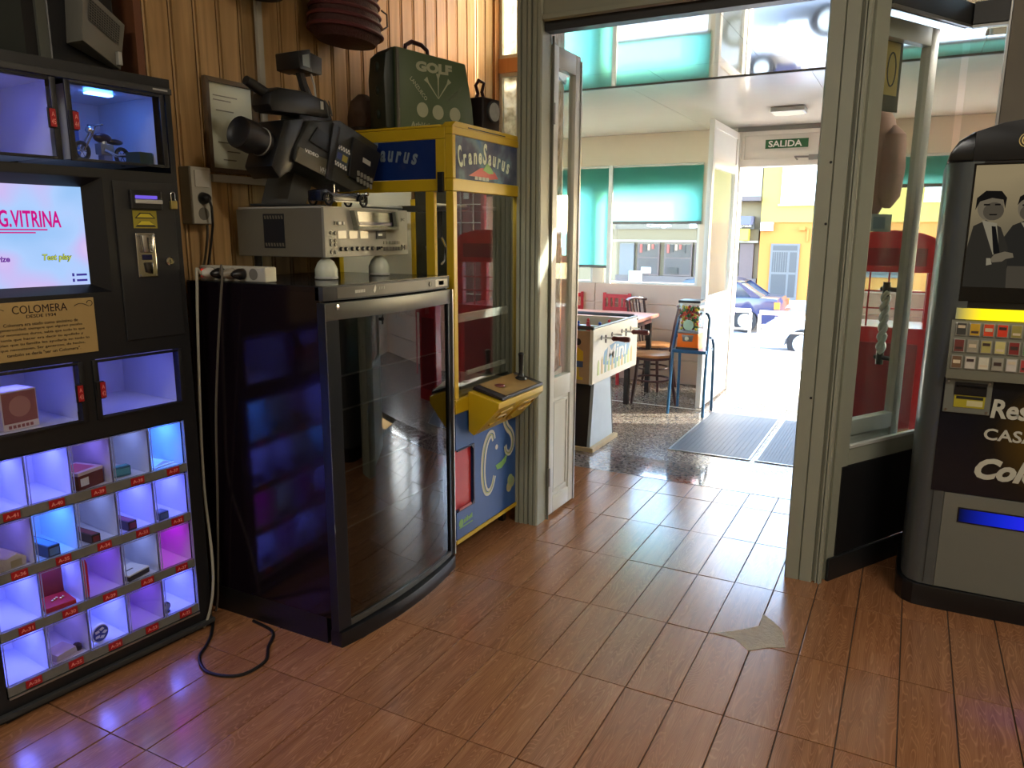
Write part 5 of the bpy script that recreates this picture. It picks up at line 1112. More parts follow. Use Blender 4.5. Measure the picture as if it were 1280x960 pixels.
# ------------------------------------------------------------------ crane game
CR = thing('crane_game', 'yellow and blue crane prize machine with glass sides beside the doorway', 'arcade machine', (-1.590, 2.520, 0), PI/2)
yel = M('crane_yellow', (196, 164, 24), 0.34, var=0.06); blu = M('crane_blue', (46, 86, 150), 0.3, var=0.08, scale=5)
CW, CD = 0.585, 0.60
def fbx(name, mat, x0, x1, y0, y1, z0, z1, bevel=0.003, parent=CR): return B(name, mat, parent, x0, x1, y0, y1, z0, z1, bevel)
fbx('front_panel', blu, 0.152, CW-0.012, 0.004, 0.02, 0.108, 0.655, 0)
fbx('front_panel', blu, 0.012, 0.1515, 0.004, 0.02, 0.50, 0.655, 0); fbx('front_panel', blu, 0.012, 0.1515, 0.004, 0.02, 0.108, 0.228, 0)
c = MB(); c.box(0.0, 0.012, 0.021, CD, 0.09, 0.70).box(CW-0.012, CW, 0.021, CD, 0.09, 0.70).box(0.012, CW-0.012, CD-0.012, CD, 0.09, 0.70).box(0.012, CW-0.012, 0.021, CD-0.012, 0.09, 0.102)
c.build('base_cabinet', M('crane_base', (34, 50, 90), 0.4), CR)
rdo = fbx('prize_door', M('prize_red', (186, 34, 38), 0.32), 0.014, 0.142, 0.012, 0.022, 0.236, 0.492, 0.001)
MB().prism([(0.014, 0.229), (0.1515, 0.229), (0.1515, 0.499), (0.014, 0.499), (0.014, 0.494), (0.128, 0.494), (0.144, 0.478), (0.144, 0.250), (0.128, 0.234), (0.014, 0.234)], 'y', -0.002, 0.0035).build('door_rim', M('rim_navy', (24, 36, 66), 0.35), rdo)
fbx('door_lip', M('lip_pink', (206, 120, 124), 0.4), 0.02, 0.118, -0.006, -0.0005, 0.2365, 0.2455, 0.001, rdo)
fbx('bottom_trim', yel, 0.0, CW, -0.004, 0.0035, 0.090, 0.107); fbx('belt_trim', yel, 0.0, CW, -0.004, 0.02, 0.656, 0.716)
for x in (0.004, CW-0.028):
    fbx('corner_post', yel, x-0.004, x+0.024+(0 if x < 0.1 else 0.004), -0.003, 0.030, 0.717, 1.540)
    fbx('corner_post', yel, x-0.004, x+0.024+(0 if x < 0.1 else 0.004), CD-0.03, CD, 0.717, 1.540)
fbx('side_rail', yel, 0.0, 0.024, 0.0305, CD-0.0305, 1.541, 1.586); fbx('side_rail', yel, 0.0, 0.024, 0.0305, CD-0.0305, 0.717, 0.74); fbx('side_post', yel, 0.0, 0.02, 0.085, 0.125, 0.741, 1.540)
fbx('top_rail', yel, 0.0, CW, -0.003, 0.030, 1.541, 1.588); fbx('top_rail', yel, 0.0, CW, -0.003, 0.030, 1.750, 1.778)
for x in (0.0, CW-0.022): fbx('marquee_post', yel, x, x+0.022, -0.003, 0.030, 1.5885, 1.7495)
fbx('side_top_rail', yel, 0.0, 0.024, 0.0305, CD, 1.735, 1.778); fbx('marquee_post', yel, 0.0, 0.024, 0.0305, 0.075, 1.5865, 1.7345); fbx('marquee_post', yel, 0.0, 0.024, CD-0.05, CD, 1.5865, 1.7345)
rf = MB(); rf.prism([(0.0, 1.7785), (0.03, 1.800), (CW-0.05, 1.800), (CW, 1.7785)], 'y', 0.0, 0.05); rf.box(0.0, CW, 0.05, CD, 1.7785, 1.788)
rf.build('roof', yel, CR, 0.003); fbx('roof_slot', black, 0.12, CW-0.16, -0.0012, 0.0, 1.783, 1.787, 0)
fbx('lock_box', black, -0.012, -0.0005, 0.035, 0.062, 1.535, 1.612)
fbx('back_panel', M('crane_back', (196, 194, 186), 0.4), 0.0245, CW-0.0245, CD-0.011, CD-0.002, 0.717, 1.7775, 0); fbx('side_panel', M('crane_dark', (40, 42, 36), 0.5), CW-0.02, CW-0.004, 0.0305, CD-0.0305, 0.717, 1.7775, 0)
fbx('front_pane', GLASS('crane_glass', (0.9, 0.92, 0.9), 1.6, 0.0, 0.22), 0.0285, CW-0.0285, 0.010, 0.015, 0.717, 1.540, 0)
fbx('side_pane', glass, 0.008, 0.013, 0.126, CD-0.031, 0.7405, 1.540, 0)
fbx('shelf', M('crane_shelf', (150, 148, 140), 0.4), 0.025, CW-0.025, 0.035, CD-0.013, 0.705, 0.7165, 0)
# inside: rails, carriage and claw, chute, prize heap
for z, y in ((1.49, 0.12), (1.49, 0.46)): MB().cyl((0.03, y, z), (CW-0.03, y, z), 0.008, n=8).build('gantry_rail', steel, CR)
cl = MB(); cl.box(0.30, 0.40, 0.10, 0.48, 1.475, 1.50); cl.cyl((0.35, 0.29, 1.36), (0.35, 0.29, 1.475), 0.012); cl.build('carriage', dgrey, CR)
q = MB()
for k in range(3):
    a = k*2*PI/3; q.tube([(0.35+0.02*math.cos(a), 0.29+0.02*math.sin(a), 1.36), (0.35+0.06*math.cos(a), 0.29+0.06*math.sin(a), 1.32), (0.35+0.045*math.cos(a), 0.29+0.045*math.sin(a), 1.26), (0.35+0.015*math.cos(a), 0.29+0.015*math.sin(a), 1.245)], 0.005, 6)
q.build('claw', chrome, CR)
wf = M('chute_white', (206, 208, 200), 0.4)
ch = MB()
ch.box(0.10, 0.115, 0.04, 0.30, 0.7175, 1.02).box(0.1155, 0.50, 0.288, 0.30, 0.7175, 1.02)
ch.build('chute_frame', GLASS('chute_acrylic', (0.82, 0.84, 0.82), 1.2, 0.05, 0.06), CR)
for a in ((0.095, 0.52, 0.035, 0.05, 1.02, 1.055), (0.095, 0.11, 0.0505, 0.30, 1.02, 1.055), (0.16, 0.50, 0.035, 0.045, 0.79, 0.81)): fbx('chute_edge', wf, *a)
bsk = MB()
for i in range(14): bsk.box(0.13+i*0.024, 0.138+i*0.024, 0.305, 0.309, 1.07, 1.16)
bsk.box(0.12, 0.48, 0.304, 0.31, 1.16, 1.175); bsk.box(0.12, 0.48, 0.304, 0.31, 1.056, 1.07); bsk.build('wire_basket', wf, CR)
q = MB()
for i in range(46): q.ball((random.uniform(0.14, 0.52), random.uniform(0.32, 0.54), 0.745+random.random()*0.20), random.uniform(0.022, 0.034), 8, (1, 1, 0.8))
o = q.build('prize_heap', M('prize_brown', (150, 92, 74), 0.7, var=0.5, scale=18), CR); o['kind'] = 'stuff'
MB().cyl((0.10, 0.12, 1.70), (CW-0.10, 0.12, 1.70), 0.012, n=10).build('fill_tube', EM('crane_fill', (255, 250, 235), 42.0), CR)  # glowing tube added to brighten the inside of the crane
# marquee prints
mqm, n, p = nodes_of('marquee_print')
tc = n.nodes.new('ShaderNodeTexCoord'); no = n.nodes.new('ShaderNodeTexNoise'); no.inputs['Scale'].default_value = 7; no.inputs['Detail'].default_value = 3; n.links.new(tc.outputs['Object'], no.inputs[0])
rp = ramp(n, [(0.35, srgb(70, 80, 104)), (0.5, srgb(96, 104, 122)), (0.62, srgb(120, 150, 160)), (0.75, srgb(70, 120, 180))]); n.links.new(no.outputs['Fac'], rp.inputs[0]); n.links.new(rp.outputs[0], p.inputs['Base Color']); p.inputs['Roughness'].default_value = 0.12
mq = fbx('marquee', mqm, 0.023, CW-0.023, 0.004, 0.012, 1.5885, 1.7495, 0)
sm_ = M('side_marquee_print', (20, 44, 104), 0.15, var=0.3, scale=8)
lime = M('logo_pale', (206, 220, 196), 0.4); limeg = M('logo_green', (120, 170, 90), 0.4)
def logo(par, x0, y, zb, sc_, s, arcw, mat, M2=None):
    k = len(s)
    for i, ch_ in enumerate(s):
        u = (i+0.5)/k; x = x0+sc_*0.62*(i-(0.35 if i > 0 else 0.15)); zz = zb+arcw*(1-(2*u-1)**2)
        big = ch_ in 'CS'
        Rm = Rt(x, zz, (u-0.5)*0.5)
        text(par, ch_, -0.20*sc_*(1.25 if big else 1), 0.22*sc_*(1.25 if big else 1), 0, sc_*(1.35 if big else 0.72), y, mat, bold=0.03, shear=0.15, M_=(M2 @ Rm) if M2 else Rm)
logo(mq, 0.078, 0.0036, 1.628, 0.062, 'CraneSaurus', 0.028, lime)
q = MB().prism([(0.13, 1.606), (0.22, 1.640), (0.28, 1.646), (0.34, 1.63), (0.37, 1.606), (0.30, 1.600)], 'y', 0.0029, 0.0036).build('print_patch', M('print_red', (190, 50, 60), 0.4), mq)
MB().prism([(0.24, 1.634), (0.275, 1.664), (0.31, 1.645), (0.33, 1.625), (0.29, 1.622)], 'y', 0.002, 0.0028).build('print_patch', limeg, mq)
for i in range(4): B('print_bar', lgrey, mq, 0.175+i*0.03, 0.198+i*0.03, 0.002, 0.0028, 1.593, 1.606)
smq = B('side_marquee', sm_, CR, 0.004, 0.012, 0.0755, CD-0.0505, 1.587, 1.734)
SM = Matrix(((0, 1, 0, 0.0036), (-1, 0, 0, CD), (0, 0, 1, 0), (0, 0, 0, 1)))
logo(smq, 0.06, 0.0, 1.640, 0.060, 'CraneSaurus', 0.020, M('logo_dim', (120, 136, 150), 0.4), SM)
# control box with joystick
cbx = MB().prism([(-0.004, 0.565), (-0.004, 0.735), (-0.150, 0.700), (-0.150, 0.675), (-0.03, 0.548)], 'x', 0.098, 0.520).build('control_box', yel, CR, 0.004)
MB().prism([(-0.006, 0.7385), (-0.150, 0.704), (-0.150, 0.716), (-0.012, 0.752)], 'x', 0.13, 0.516).build('control_top', M('control_dark', (38, 34, 40), 0.35), cbx, 0.002)
MB().prism([(-0.016, 0.7522), (-0.144, 0.7187), (-0.144, 0.7199), (-0.016, 0.7534)], 'x', 0.17, 0.47).build('control_print', M('control_tan', (150, 120, 70), 0.4, var=0.3, scale=20), cbx)
MB().lathe([(0.028, 0.0), (0.026, 0.01), (0.014, 0.016), (0.009, 0.03), (0.011, 0.10), (0.014, 0.115), (0.008, 0.122)], (0.44, -0.075, 0.7365), 16).build('joystick', black, CR)
MB().lathe([(0.024, 0), (0.022, 0.006), (0.0, 0.007)], (0.25, -0.07, 0.7385), 16).build('push_button', M('button_maroon', (110, 40, 46), 0.3), CR)
em_ = M('emboss_gold', (176, 140, 40), 0.35)
def slope(u, v): return (0.12+u*0.38, -0.150-0.0012+0.12*(1-v)*0.98, 0.548+0.127*v)
def semb(pts, wd):
    MB().tube([slope(u, v) for u, v in pts], wd, 6).build('embossed_mark', em_, cbx)
semb([(0.62-0.09*math.cos(a), 0.50+0.34*math.sin(a)) for a in [-2.2+4.4*i/14 for i in range(15)]], 0.006)
semb([(0.36, 0.80), (0.12, 0.75), (0.10, 0.60), (0.34, 0.55), (0.36, 0.40), (0.10, 0.30)], 0.005); semb([(0.68, 0.80), (0.92, 0.82), (0.94, 0.62), (0.70, 0.5), (0.92, 0.34)], 0.005)
# curled letters on the blue panel
curl = [(0.330, 0.470), (0.318, 0.498), (0.292, 0.500), (0.262, 0.472), (0.240, 0.420), (0.232, 0.350), (0.240, 0.285), (0.262, 0.245), (0.292, 0.240), (0.318, 0.262), (0.335, 0.300)]
def smooth(pts, k=5):
    P_ = [Vector((a, b)) for a, b in pts]; out = []
    for i in range(len(P_)-1):
        p0, p1, p2, p3 = P_[max(i-1, 0)], P_[i], P_[i+1], P_[min(i+2, len(P_)-1)]
        for j in range(k):
            u = j/k; v = 0.5*((2*p1)+(p2-p0)*u+(2*p0-5*p1+4*p2-p3)*u*u+(3*p1-p0-3*p2+p3)*u**3); out.append((v.x, v.y))
    return out+[pts[-1]]
def curlmark(pts, w0, name):
    pts = smooth(pts); k = len(pts)
    wd = [w0*(0.55+0.9*math.sin(PI*min(1, 0.12+i/k))) for i in range(k)]
    q = MB(); ribbon(q, pts, [a+0.016 for a in wd], 0.0032, 0.0008); q.build(name, M('curl_white', (206, 206, 196), 0.4), CR)
    q = MB(); ribbon(q, pts, [a*0.5 for a in wd], 0.0022, 0.0006); q.build(name, M('curl_navy', (60, 100, 150), 0.4), CR)
    q = MB(); ribbon(q, [(x-0.006, z) for x, z in pts[2:-2]], 0.006, 0.0015, 0.0006); q.build(name, M('curl_lime', (180, 186, 120), 0.4), CR)
curlmark(curl, 0.018, 'curled_letter')
curlmark([(0.515, 0.560), (0.498, 0.592), (0.468, 0.600), (0.440, 0.575), (0.436, 0.535), (0.456, 0.500), (0.492, 0.470), (0.512, 0.435), (0.508, 0.395), (0.480, 0.372), (0.448, 0.385), (0.438, 0.415)], 0.016, 'curled_letter')
MB().lathe([(0.012, 0), (0.012, -0.001), (0, -0.001)], (0.355, 0.0032, 0.430), 16, 'y').build('print_dot', MATS['curl_white'], CR)
MB().prism([(0.345, 0.345), (0.40, 0.350), (0.46, 0.372), (0.44, 0.335), (0.40, 0.318), (0.36, 0.322)], 'y', 0.0022, 0.0032).build('print_patch', limeg, CR)
for dx, dz in ((0.0, 0.0), (0.028, 0.016), (0.010, 0.032)): MB().lathe([(0.026, 0), (0.026, -0.001), (0, -0.001)], (0.478+dx, 0.0034-0.0003*dz, 0.205+dz), 16, 'y').build('print_pebble', M('pebble_%d' % int(dz*1000), (176-int(dz*900), 172, 128), 0.5), CR)
MB().lathe([(0.018, 0), (0.018, -0.001), (0.012, -0.001)], (0.045, 0.0035, 0.172), 18, 'y').build('maker_print', limeg, CR)
for i in range(6): B('maker_print', limeg, CR, 0.068+i*0.012, 0.077+i*0.012, 0.0028, 0.0038, 0.165+i*0.001, 0.182+(i % 3)*0.004)
B('maker_line', limeg, CR, 0.03, 0.14, 0.0028, 0.0038, 0.150, 0.155)
fbx('coin_plate', M('plate_navy', (20, 30, 54), 0.35), 0.47, 0.545, 0.0, 0.0035, 0.60, 0.65, 0.001)
for x in (0.04, CW-0.06):
    for y in (0.06, CD-0.08): fbx('foot', black, x, x+0.03, y, y+0.03, 0.0005, 0.0895, 0.002)

# ------------------------------------------------------------------ golf case and friends on the crane roof
GA = math.radians(65.4)
t = thing('golf_case', 'dark green hard case lettered GOLF standing on the crane game', 'case', (-1.900, 2.535, 1.7895), GA)
t.scale = (0.93, 1.0, 1.0)
gg = M('case_green', (78, 94, 62), 0.42, var=0.1); gd = M('case_dark_green', (30, 42, 32), 0.45)
GW, GH, GD = 0.455, 0.315, 0.15
MB().prism([(0.045, 0.0), (GW, 0.0), (GW-0.012, 0.12), (GW-0.05, GH-0.025), (0.045, GH)], 'y', 0.0, GD).build('shell', gg, t, 0.010)
MB().prism([(0.0, 0.005), (0.0445, 0.0), (0.0445, GH), (0.006, GH-0.03), (-0.006, 0.2)], 'y', 0.01, GD-0.005).build('end_band', gd, t, 0.008)
MB().tube([(0.050, -0.006, 0.0), (0.050, -0.006, GH*0.5), (0.050, -0.006, GH-0.01)], 0.008, 8).build('seam_bead', M('bead_grey', (86, 84, 70), 0.4), t)
for z in (0.06, 0.15, 0.24): MB().ball((-0.004, 0.07, z), 0.014, 10, (0.6, 1, 1.4)).build('stud', gd, t)
MB().tube([(0.135, 0.07, GH-0.008), (0.14, 0.07, GH+0.025), (0.17, 0.07, GH+0.042), (0.22, 0.07, GH+0.036), (0.25, 0.07, GH+0.018), (0.255, 0.07, GH-0.02)], 0.009, 10).build('handle', M('handle_maroon', (46, 16, 22), 0.35), t)
gp_ = M('case_print', (164, 166, 136), 0.5)
text(t, 'GOLF', 0.145, 0.330, 0.232, 0.272, -0.0006, gp_, bold=0.06, depth=0.0008)
q = MB()
for a in (-0.72, 0.0, 0.66):
    c0 = Vector((0.258, 0.135)); d = Vector((math.sin(a), math.cos(a))); nn = Vector((d.y, -d.x)); e_ = c0+d*0.098
    q.prism([tuple(c0-nn*0.001), tuple(c0+nn*0.001), tuple(e_-d*0.02+nn*0.0035), tuple(e_+nn*0.011), tuple(e_-nn*0.011), tuple(e_-d*0.02-nn*0.0035)], 'y', -0.0009, -0.0001)
q.build('tee_print', gp_, t)
for x, z in ((0.175, 0.085), (0.255, 0.082), (0.345, 0.080)): MB().lathe([(0.029, 0), (0.029, -0.0008), (0, -0.0008)], (x, -0.0001, z), 24, 'y').build('ball_print', gp_, t)
text(t, 'LANZUECO', -0.055, 0.055, -0.008, 0.008, -0.0001, gp_, bold=0.01, M_=Rt(0.158, 0.165, 0.78), depth=0.0008)
text(t, 'SOUTHPORT', -0.050, 0.050, -0.007, 0.007, -0.0001, M('case_print_faint', (92, 98, 74), 0.5), M_=Rt(0.345, 0.160, -0.62), depth=0.0008)
text(t, 'Athlétic', 0.115, 0.225, 0.014, 0.036, -0.0001, gp_, bold=0.02, depth=0.0008)
t = thing('gauge_lantern', 'small black device with a round dial and a looped handle behind the golf case', 'lantern', (-1.705, 2.958, 1.7895), math.radians(84))
B('body', M('lantern_black', (34, 24, 22), 0.45), t, 0.0, 0.125, 0.0, 0.09, 0.0, 0.17, 0.006)
MB().lathe([(0.046, 0), (0.046, -0.010), (0.040, -0.012)], (0.068, -0.0005, 0.112), 26, 'y').build('dial_ring', dgrey, t)
MB().lathe([(0.039, -0.008), (0.039, -0.0125), (0.0, -0.0125)], (0.068, -0.0008, 0.112), 26, 'y').build('dial', M('dial_silver', (176, 180, 178), 0.2, var=0.2, scale=60), t)
MB().tube([(0.02, 0.05, 0.17), (0.03, 0.05, 0.19), (0.015, 0.05, 0.22), (0.035, 0.05, 0.245), (0.075, 0.05, 0.24), (0.06, 0.05, 0.20), (0.075, 0.05, 0.17)], 0.008, 8).build('handle', MATS['handle_maroon'], t)
t = thing('brown_hat', 'brown domed felt hat lying on the crane game behind the video camera', 'hat', (-2.115, 2.655, 1.7888))
MB().lathe([(0.072, 0.0), (0.074, 0.004), (0.066, 0.006), (0.066, 0.07), (0.054, 0.13), (0.02, 0.160), (0.004, 0.162)], (0, 0, 0), 24).build('crown', M('brown_felt', (72, 50, 34), 0.8, bump=0.2), t)
MB().lathe([(0.0675, 0.008), (0.0682, 0.024), (0.066, 0.026)], (0, 0, 0), 24).build('band', M('hat_band', (40, 28, 22), 0.6), t)
# ------------------------------------------------------------------ cigarette machine
CM = thing('cigarette_machine', 'grey cigarette vending machine with arched black top, photo screen and yellow light bar', 'vending machine', (0.065, 3.055, 0))
cgy = M('machine_grey', (122, 126, 118), 0.38, metal=0.25, var=0.04); cgd = M('machine_side_grey', (92, 98, 98), 0.32, metal=0.3)
KW, KD = 0.80, 0.40
def side_poly(x0):  # rounded upright on either side, plan view
    return [(x0+0.11, 0.0), (x0+0.06, 0.004), (x0+0.025, 0.025), (x0+0.006, 0.06), (x0, 0.11), (x0, KD), (x0+0.11, KD)]
L_ = MB().prism(side_poly(0.006), 'z', 0.0905, 1.625).build('side_upright', cgd, CM)
Rp = [(KW-x, y) for x, y in side_poly(0.006)]
MB().prism(Rp, 'z', 0.0905, 1.625).build('side_upright', cgd, CM)
B('back_cabinet', cgd, CM, 0.117, KW-0.117, 0.05, KD, 0.0905, 1.625)
pb = [(0.10, -0.008), (0.05, -0.002), (0.015, 0.022), (-0.004, 0.06), (-0.008, 0.11), (-0.008, KD), (KW+0.008, KD), (KW+0.008, 0.11), (KW+0.004, 0.06), (KW-0.015, 0.022), (KW-0.05, -0.002), (KW-0.10, -0.008)]
MB().prism(pb, 'z', 0.001, 0.088).build('plinth', black, CM, 0.006)
# arched black top, seen from the front
tp = [(0.006, 1.6265), (0.014, 1.66), (0.035, 1.695), (0.075, 1.722), (0.16, 1.748), (0.28, 1.764), (0.40, 1.770)]
tp = tp+[(KW-x, z) for x, z in reversed(tp[:-1])]
MB().prism(tp, 'y', 0.012, KD).build('arched_top', M('gloss_black', (16, 16, 18), 0.15), CM, 0.010)
fc = [(0.082, 1.6265), (0.082, 1.722), (0.16, 1.747), (0.28, 1.7625), (0.40, 1.768)]
fc = fc+[(KW-x, z) for x, z in reversed(fc[:-1])]
MB().prism(fc, 'y', 0.002, 0.0115).build('top_fascia', black, CM, 0.001)
q = MB(); ribbon(q, arc(0.225, 1.688, 0.019, 0.021, 0, 2*PI, 28), 0.0028, 0.0015); q.build('emblem_ring', M('emblem_gold', (222, 200, 130), 0.4), CM)
q = MB(); ribbon(q, arc(0.225, 1.688, 0.011, 0.013, 0.7, 2*PI-0.7, 18), 0.004, 0.0015); q.build('emblem_mark', MATS['emblem_gold'], CM)
B('front_frame', black, CM, 0.083, KW-0.083, 0.006, 0.0495, 1.125, 1.626)
# screen with an old black and white photograph of two men
so_ = M('screen_off', (10, 10, 12), 0.12)
SX0, SX1, SZ0, SZ1 = 0.094, 0.706, 1.206, 1.612
ph = B('photo_screen', so_, CM, SX0-0.006, SX1+0.006, 0.0, 0.0058, SZ0-0.05, SZ1+0.006)
def PE(nm, g, k=0.8): return EM(nm, g, k)
bgm = bpy.data.materials.new('photo_background'); bgm.use_nodes = True; n = bgm.node_tree; n.nodes.clear()
om = n.nodes.new('ShaderNodeOutputMaterial'); e = n.nodes.new('ShaderNodeEmission'); tc = n.nodes.new('ShaderNodeTexCoord'); sp = n.nodes.new('ShaderNodeSeparateXYZ'); no = n.nodes.new('ShaderNodeTexNoise'); no.inputs['Scale'].default_value = 6
n.links.new(tc.outputs['Object'], sp.inputs[0]); n.links.new(tc.outputs['Object'], no.inputs[0]); ad = n.nodes.new('ShaderNodeMath'); ad.operation = 'MULTIPLY_ADD'; ad.inputs[1].default_value = 0.25
mr = n.nodes.new('ShaderNodeMapRange'); mr.inputs[1].default_value = 1.2; mr.inputs[2].default_value = 1.62; n.links.new(sp.outputs[2], mr.inputs[0])
n.links.new(no.outputs['Fac'], ad.inputs[0]); n.links.new(mr.outputs[0], ad.inputs[2])
rp = ramp(n, [(0.1, srgb(84, 80, 66)), (0.6, srgb(112, 102, 80)), (1.0, srgb(150, 134, 102))]); n.links.new(ad.outputs[0], rp.inputs[0]); n.links.new(rp.outputs[0], e.inputs[0]); e.inputs[1].default_value = 0.8*KE; n.links.new(e.outputs[0], om.inputs[0])
B('photo', bgm, ph, SX0, SX1, -0.0006, -0.0001, SZ0, SZ1)
lay = [0.0010, 0.93]
def pic(pts, mat, nm='photo_shape'):
    lay[0] += 0.00018; pts = [(x, SZ0+(z-SZ0)*lay[1]) for x, z in pts]
    MB().prism(pts, 'y', -lay[0]-0.00015, -lay[0]).build(nm, mat, ph)
def ell(cx_, cz_, rx, rz, n=18): return [(cx_+rx*math.cos(2*PI*i/n), cz_+rz*math.sin(2*PI*i/n)) for i in range(n)]
suit1, suit2 = PE('photo_suit', (46, 43, 37)), PE('photo_jacket', (40, 38, 34))
skin, skind, hair, shirt, tie = PE('photo_skin', (106, 97, 80)), PE('photo_skin_shade', (78, 71, 59)), PE('photo_hair', (22, 20, 18)), PE('photo_shirt', (134, 126, 106)), PE('photo_tie', (20, 20, 20)); trous = PE('photo_trousers', (70, 64, 54))
# man on the right, behind
MX = 0.268
pic([(MX-0.085, SZ0), (MX-0.075, 1.38), (MX-0.05, 1.43), (MX, 1.455), (MX+0.06, 1.43), (MX+0.10, 1.36), (MX+0.11, SZ0)], suit2)
pic([(MX-0.06, SZ0), (MX-0.05, 1.285), (MX+0.08, 1.285), (MX+0.09, SZ0)], trous)
pic([(MX-0.028, 1.44), (MX+0.022, 1.44), (MX+0.004, 1.385)], shirt)
pic(ell(MX-0.005, 1.492, 0.037, 0.048), skin); pic(ell(MX-0.002, 1.475, 0.033, 0.030), skind)
pic([(MX-0.044, 1.50), (MX-0.040, 1.53), (MX-0.012, 1.55), (MX+0.025, 1.54), (MX+0.036, 1.50), (MX+0.026, 1.526), (MX-0.008, 1.533), (MX-0.034, 1.515)], hair)
pic([(MX-0.030, 1.503), (MX-0.010, 1.503), (MX-0.010, 1.497), (MX-0.030, 1.497)], hair); pic([(MX+0.004, 1.503), (MX+0.024, 1.503), (MX+0.024, 1.497), (MX+0.004, 1.497)], hair); pic([(MX-0.016, 1.468), (MX+0.012, 1.468), (MX+0.010, 1.463), (MX-0.014, 1.463)], hair)
# man on the left, in a suit and tie, one hand forward
MX = 0.150; lay[1] = 0.88
pic([(SX0, SZ0), (SX0, 1.36), (MX-0.045, 1.44), (MX-0.01, 1.462), (MX+0.035, 1.435), (MX+0.062, 1.36), (MX+0.07, SZ0)], suit1)
pic([(MX-0.022, 1.462), (MX+0.022, 1.45), (MX+0.036, 1.36), (MX+0.022, 1.33)], shirt)
pic([(MX+0.008, 1.44), (MX+0.020, 1.438), (MX+0.042, 1.335), (MX+0.030, 1.32), (MX+0.022, 1.34)], tie)
pic(ell(MX-0.002, 1.512, 0.038, 0.052), skin); pic(ell(MX+0.008, 1.495, 0.030, 0.034), skind)
pic([(MX-0.045, 1.50), (MX-0.044, 1.545), (MX-0.02, 1.572), (MX+0.025, 1.57), (MX+0.042, 1.545), (MX+0.040, 1.505), (MX+0.032, 1.538), (MX, 1.545), (MX-0.034, 1.532)], hair)
pic([(MX-0.022, 1.523), (MX-0.004, 1.523), (MX-0.004, 1.517), (MX-0.022, 1.517)], hair); pic([(MX+0.010, 1.523), (MX+0.026, 1.523), (MX+0.026, 1.517), (MX+0.010, 1.517)], hair); pic([(MX-0.004, 1.485), (MX+0.020, 1.485), (MX+0.018, 1.480), (MX-0.002, 1.480)], hair)
pic([(MX+0.016, 1.315), (MX+0.026, 1.333), (MX+0.055, 1.344), (MX+0.078, 1.338), (MX+0.082, 1.322), (MX+0.06, 1.316), (MX+0.05, 1.306), (MX+0.022, 1.302)], skin)
pic([(MX+0.004, 1.318), (MX+0.016, 1.318), (MX+0.022, 1.295), (MX+0.006, 1.290)], shirt)
pic([(0.245, 1.552), (0.30, 1.556), (0.30, 1.560), (0.245, 1.556)], tie); 
for i in range(5): pic([(0.248+i*0.011, 1.562), (0.254+i*0.011, 1.562), (0.254+i*0.011, 1.585), (0.248+i*0.011, 1.583)], suit1)
# yellow light bar and rows of product buttons
lb = MB().tube([(0.085, 0.004, 1.112), (KW-0.085, 0.004, 1.112)], 0.020, 14)
lbm = bpy.data.materials.new('light_bar'); lbm.use_nodes = True; n = lbm.node_tree; n.nodes.clear(); om = n.nodes.new('ShaderNodeOutputMaterial'); e = n.nodes.new('ShaderNodeEmission')
tc = n.nodes.new('ShaderNodeTexCoord'); sp = n.nodes.new('ShaderNodeSeparateXYZ'); n.links.new(tc.outputs['Object'], sp.inputs[0]); rp = ramp(n, [(0.085, srgb(110, 104, 70)), (0.16, srgb(236, 206, 20)), (0.5, srgb(255, 226, 30)), (0.9, srgb(236, 206, 20))])
n.links.new(sp.outputs[0], rp.inputs[0]); n.links.new(rp.outputs[0], e.inputs[0]); e.inputs[1].default_value = 1.6*KE; n.links.new(e.outputs[0], om.inputs[0])
lb.build('light_bar', lbm, CM)
# sloping selection panel
sel = MB().prism([(0.0, 1.090), (-0.030, 0.885), (0.049, 0.885), (0.049, 1.090)], 'x', 0.075, KW-0.075).build('selection_panel', M('panel_olive', (116, 116, 100), 0.4), CM, 0.002)
cols = [(60, 60, 56), (200, 160, 40), (210, 70, 30), (214, 60, 30), (150, 140, 70), (210, 130, 40), (120, 40, 36), (190, 186, 170), (60, 84, 60),
        (110, 50, 44), (150, 144, 124), (170, 160, 90), (200, 190, 120), (130, 40, 36), (90, 130, 80), (180, 60, 50), (200, 196, 180), (60, 60, 90),
        (110, 84, 60), (190, 184, 170), (206, 202, 180), (150, 146, 130), (196, 190, 180), (170, 60, 60), (120, 120, 110), (90, 60, 50), (200, 180, 120)]
SLP = math.atan2(0.030, 0.205)
bme = MB().box(0, 0.034, -0.005, 0.0, 0, 0.046)
bmesh_b = bme.mesh('product_button', M('button_clear', (150, 148, 138), 0.15), 0.0012)
for r in range(3):
    for c_ in range(14):
        x = 0.090+c_*0.0405+r*-0.002; z = 1.036-r*0.057; yy = -0.030*(1.090-z)/0.205-0.0006
        o = inst('product_button', bmesh_b, sel, (x, yy, z)); o.rotation_euler = (-SLP*-1*-1, 0, 0)
        k = cols[(r*9+c_) % 27]
        b_ = MB(); b_.box(0.003, 0.031, -0.0062, -0.0052, 0.003, 0.043)
        fo = b_.build('pack_front', M('pack_%d_%d_%d' % k, k, 0.35, var=0.15, scale=60), o)
        b_ = MB(); b_.box(0.006, 0.028, -0.007, -0.0063, (0.026, 0.010, 0.018)[(r+c_) % 3], (0.036, 0.018, 0.03)[(r+c_) % 3]); b_.build('pack_print', M(('pack_pale', 'pack_ink')[(c_+r) % 2], ((206, 190, 160), (60, 40, 34))[(c_+r) % 2], 0.4), o)
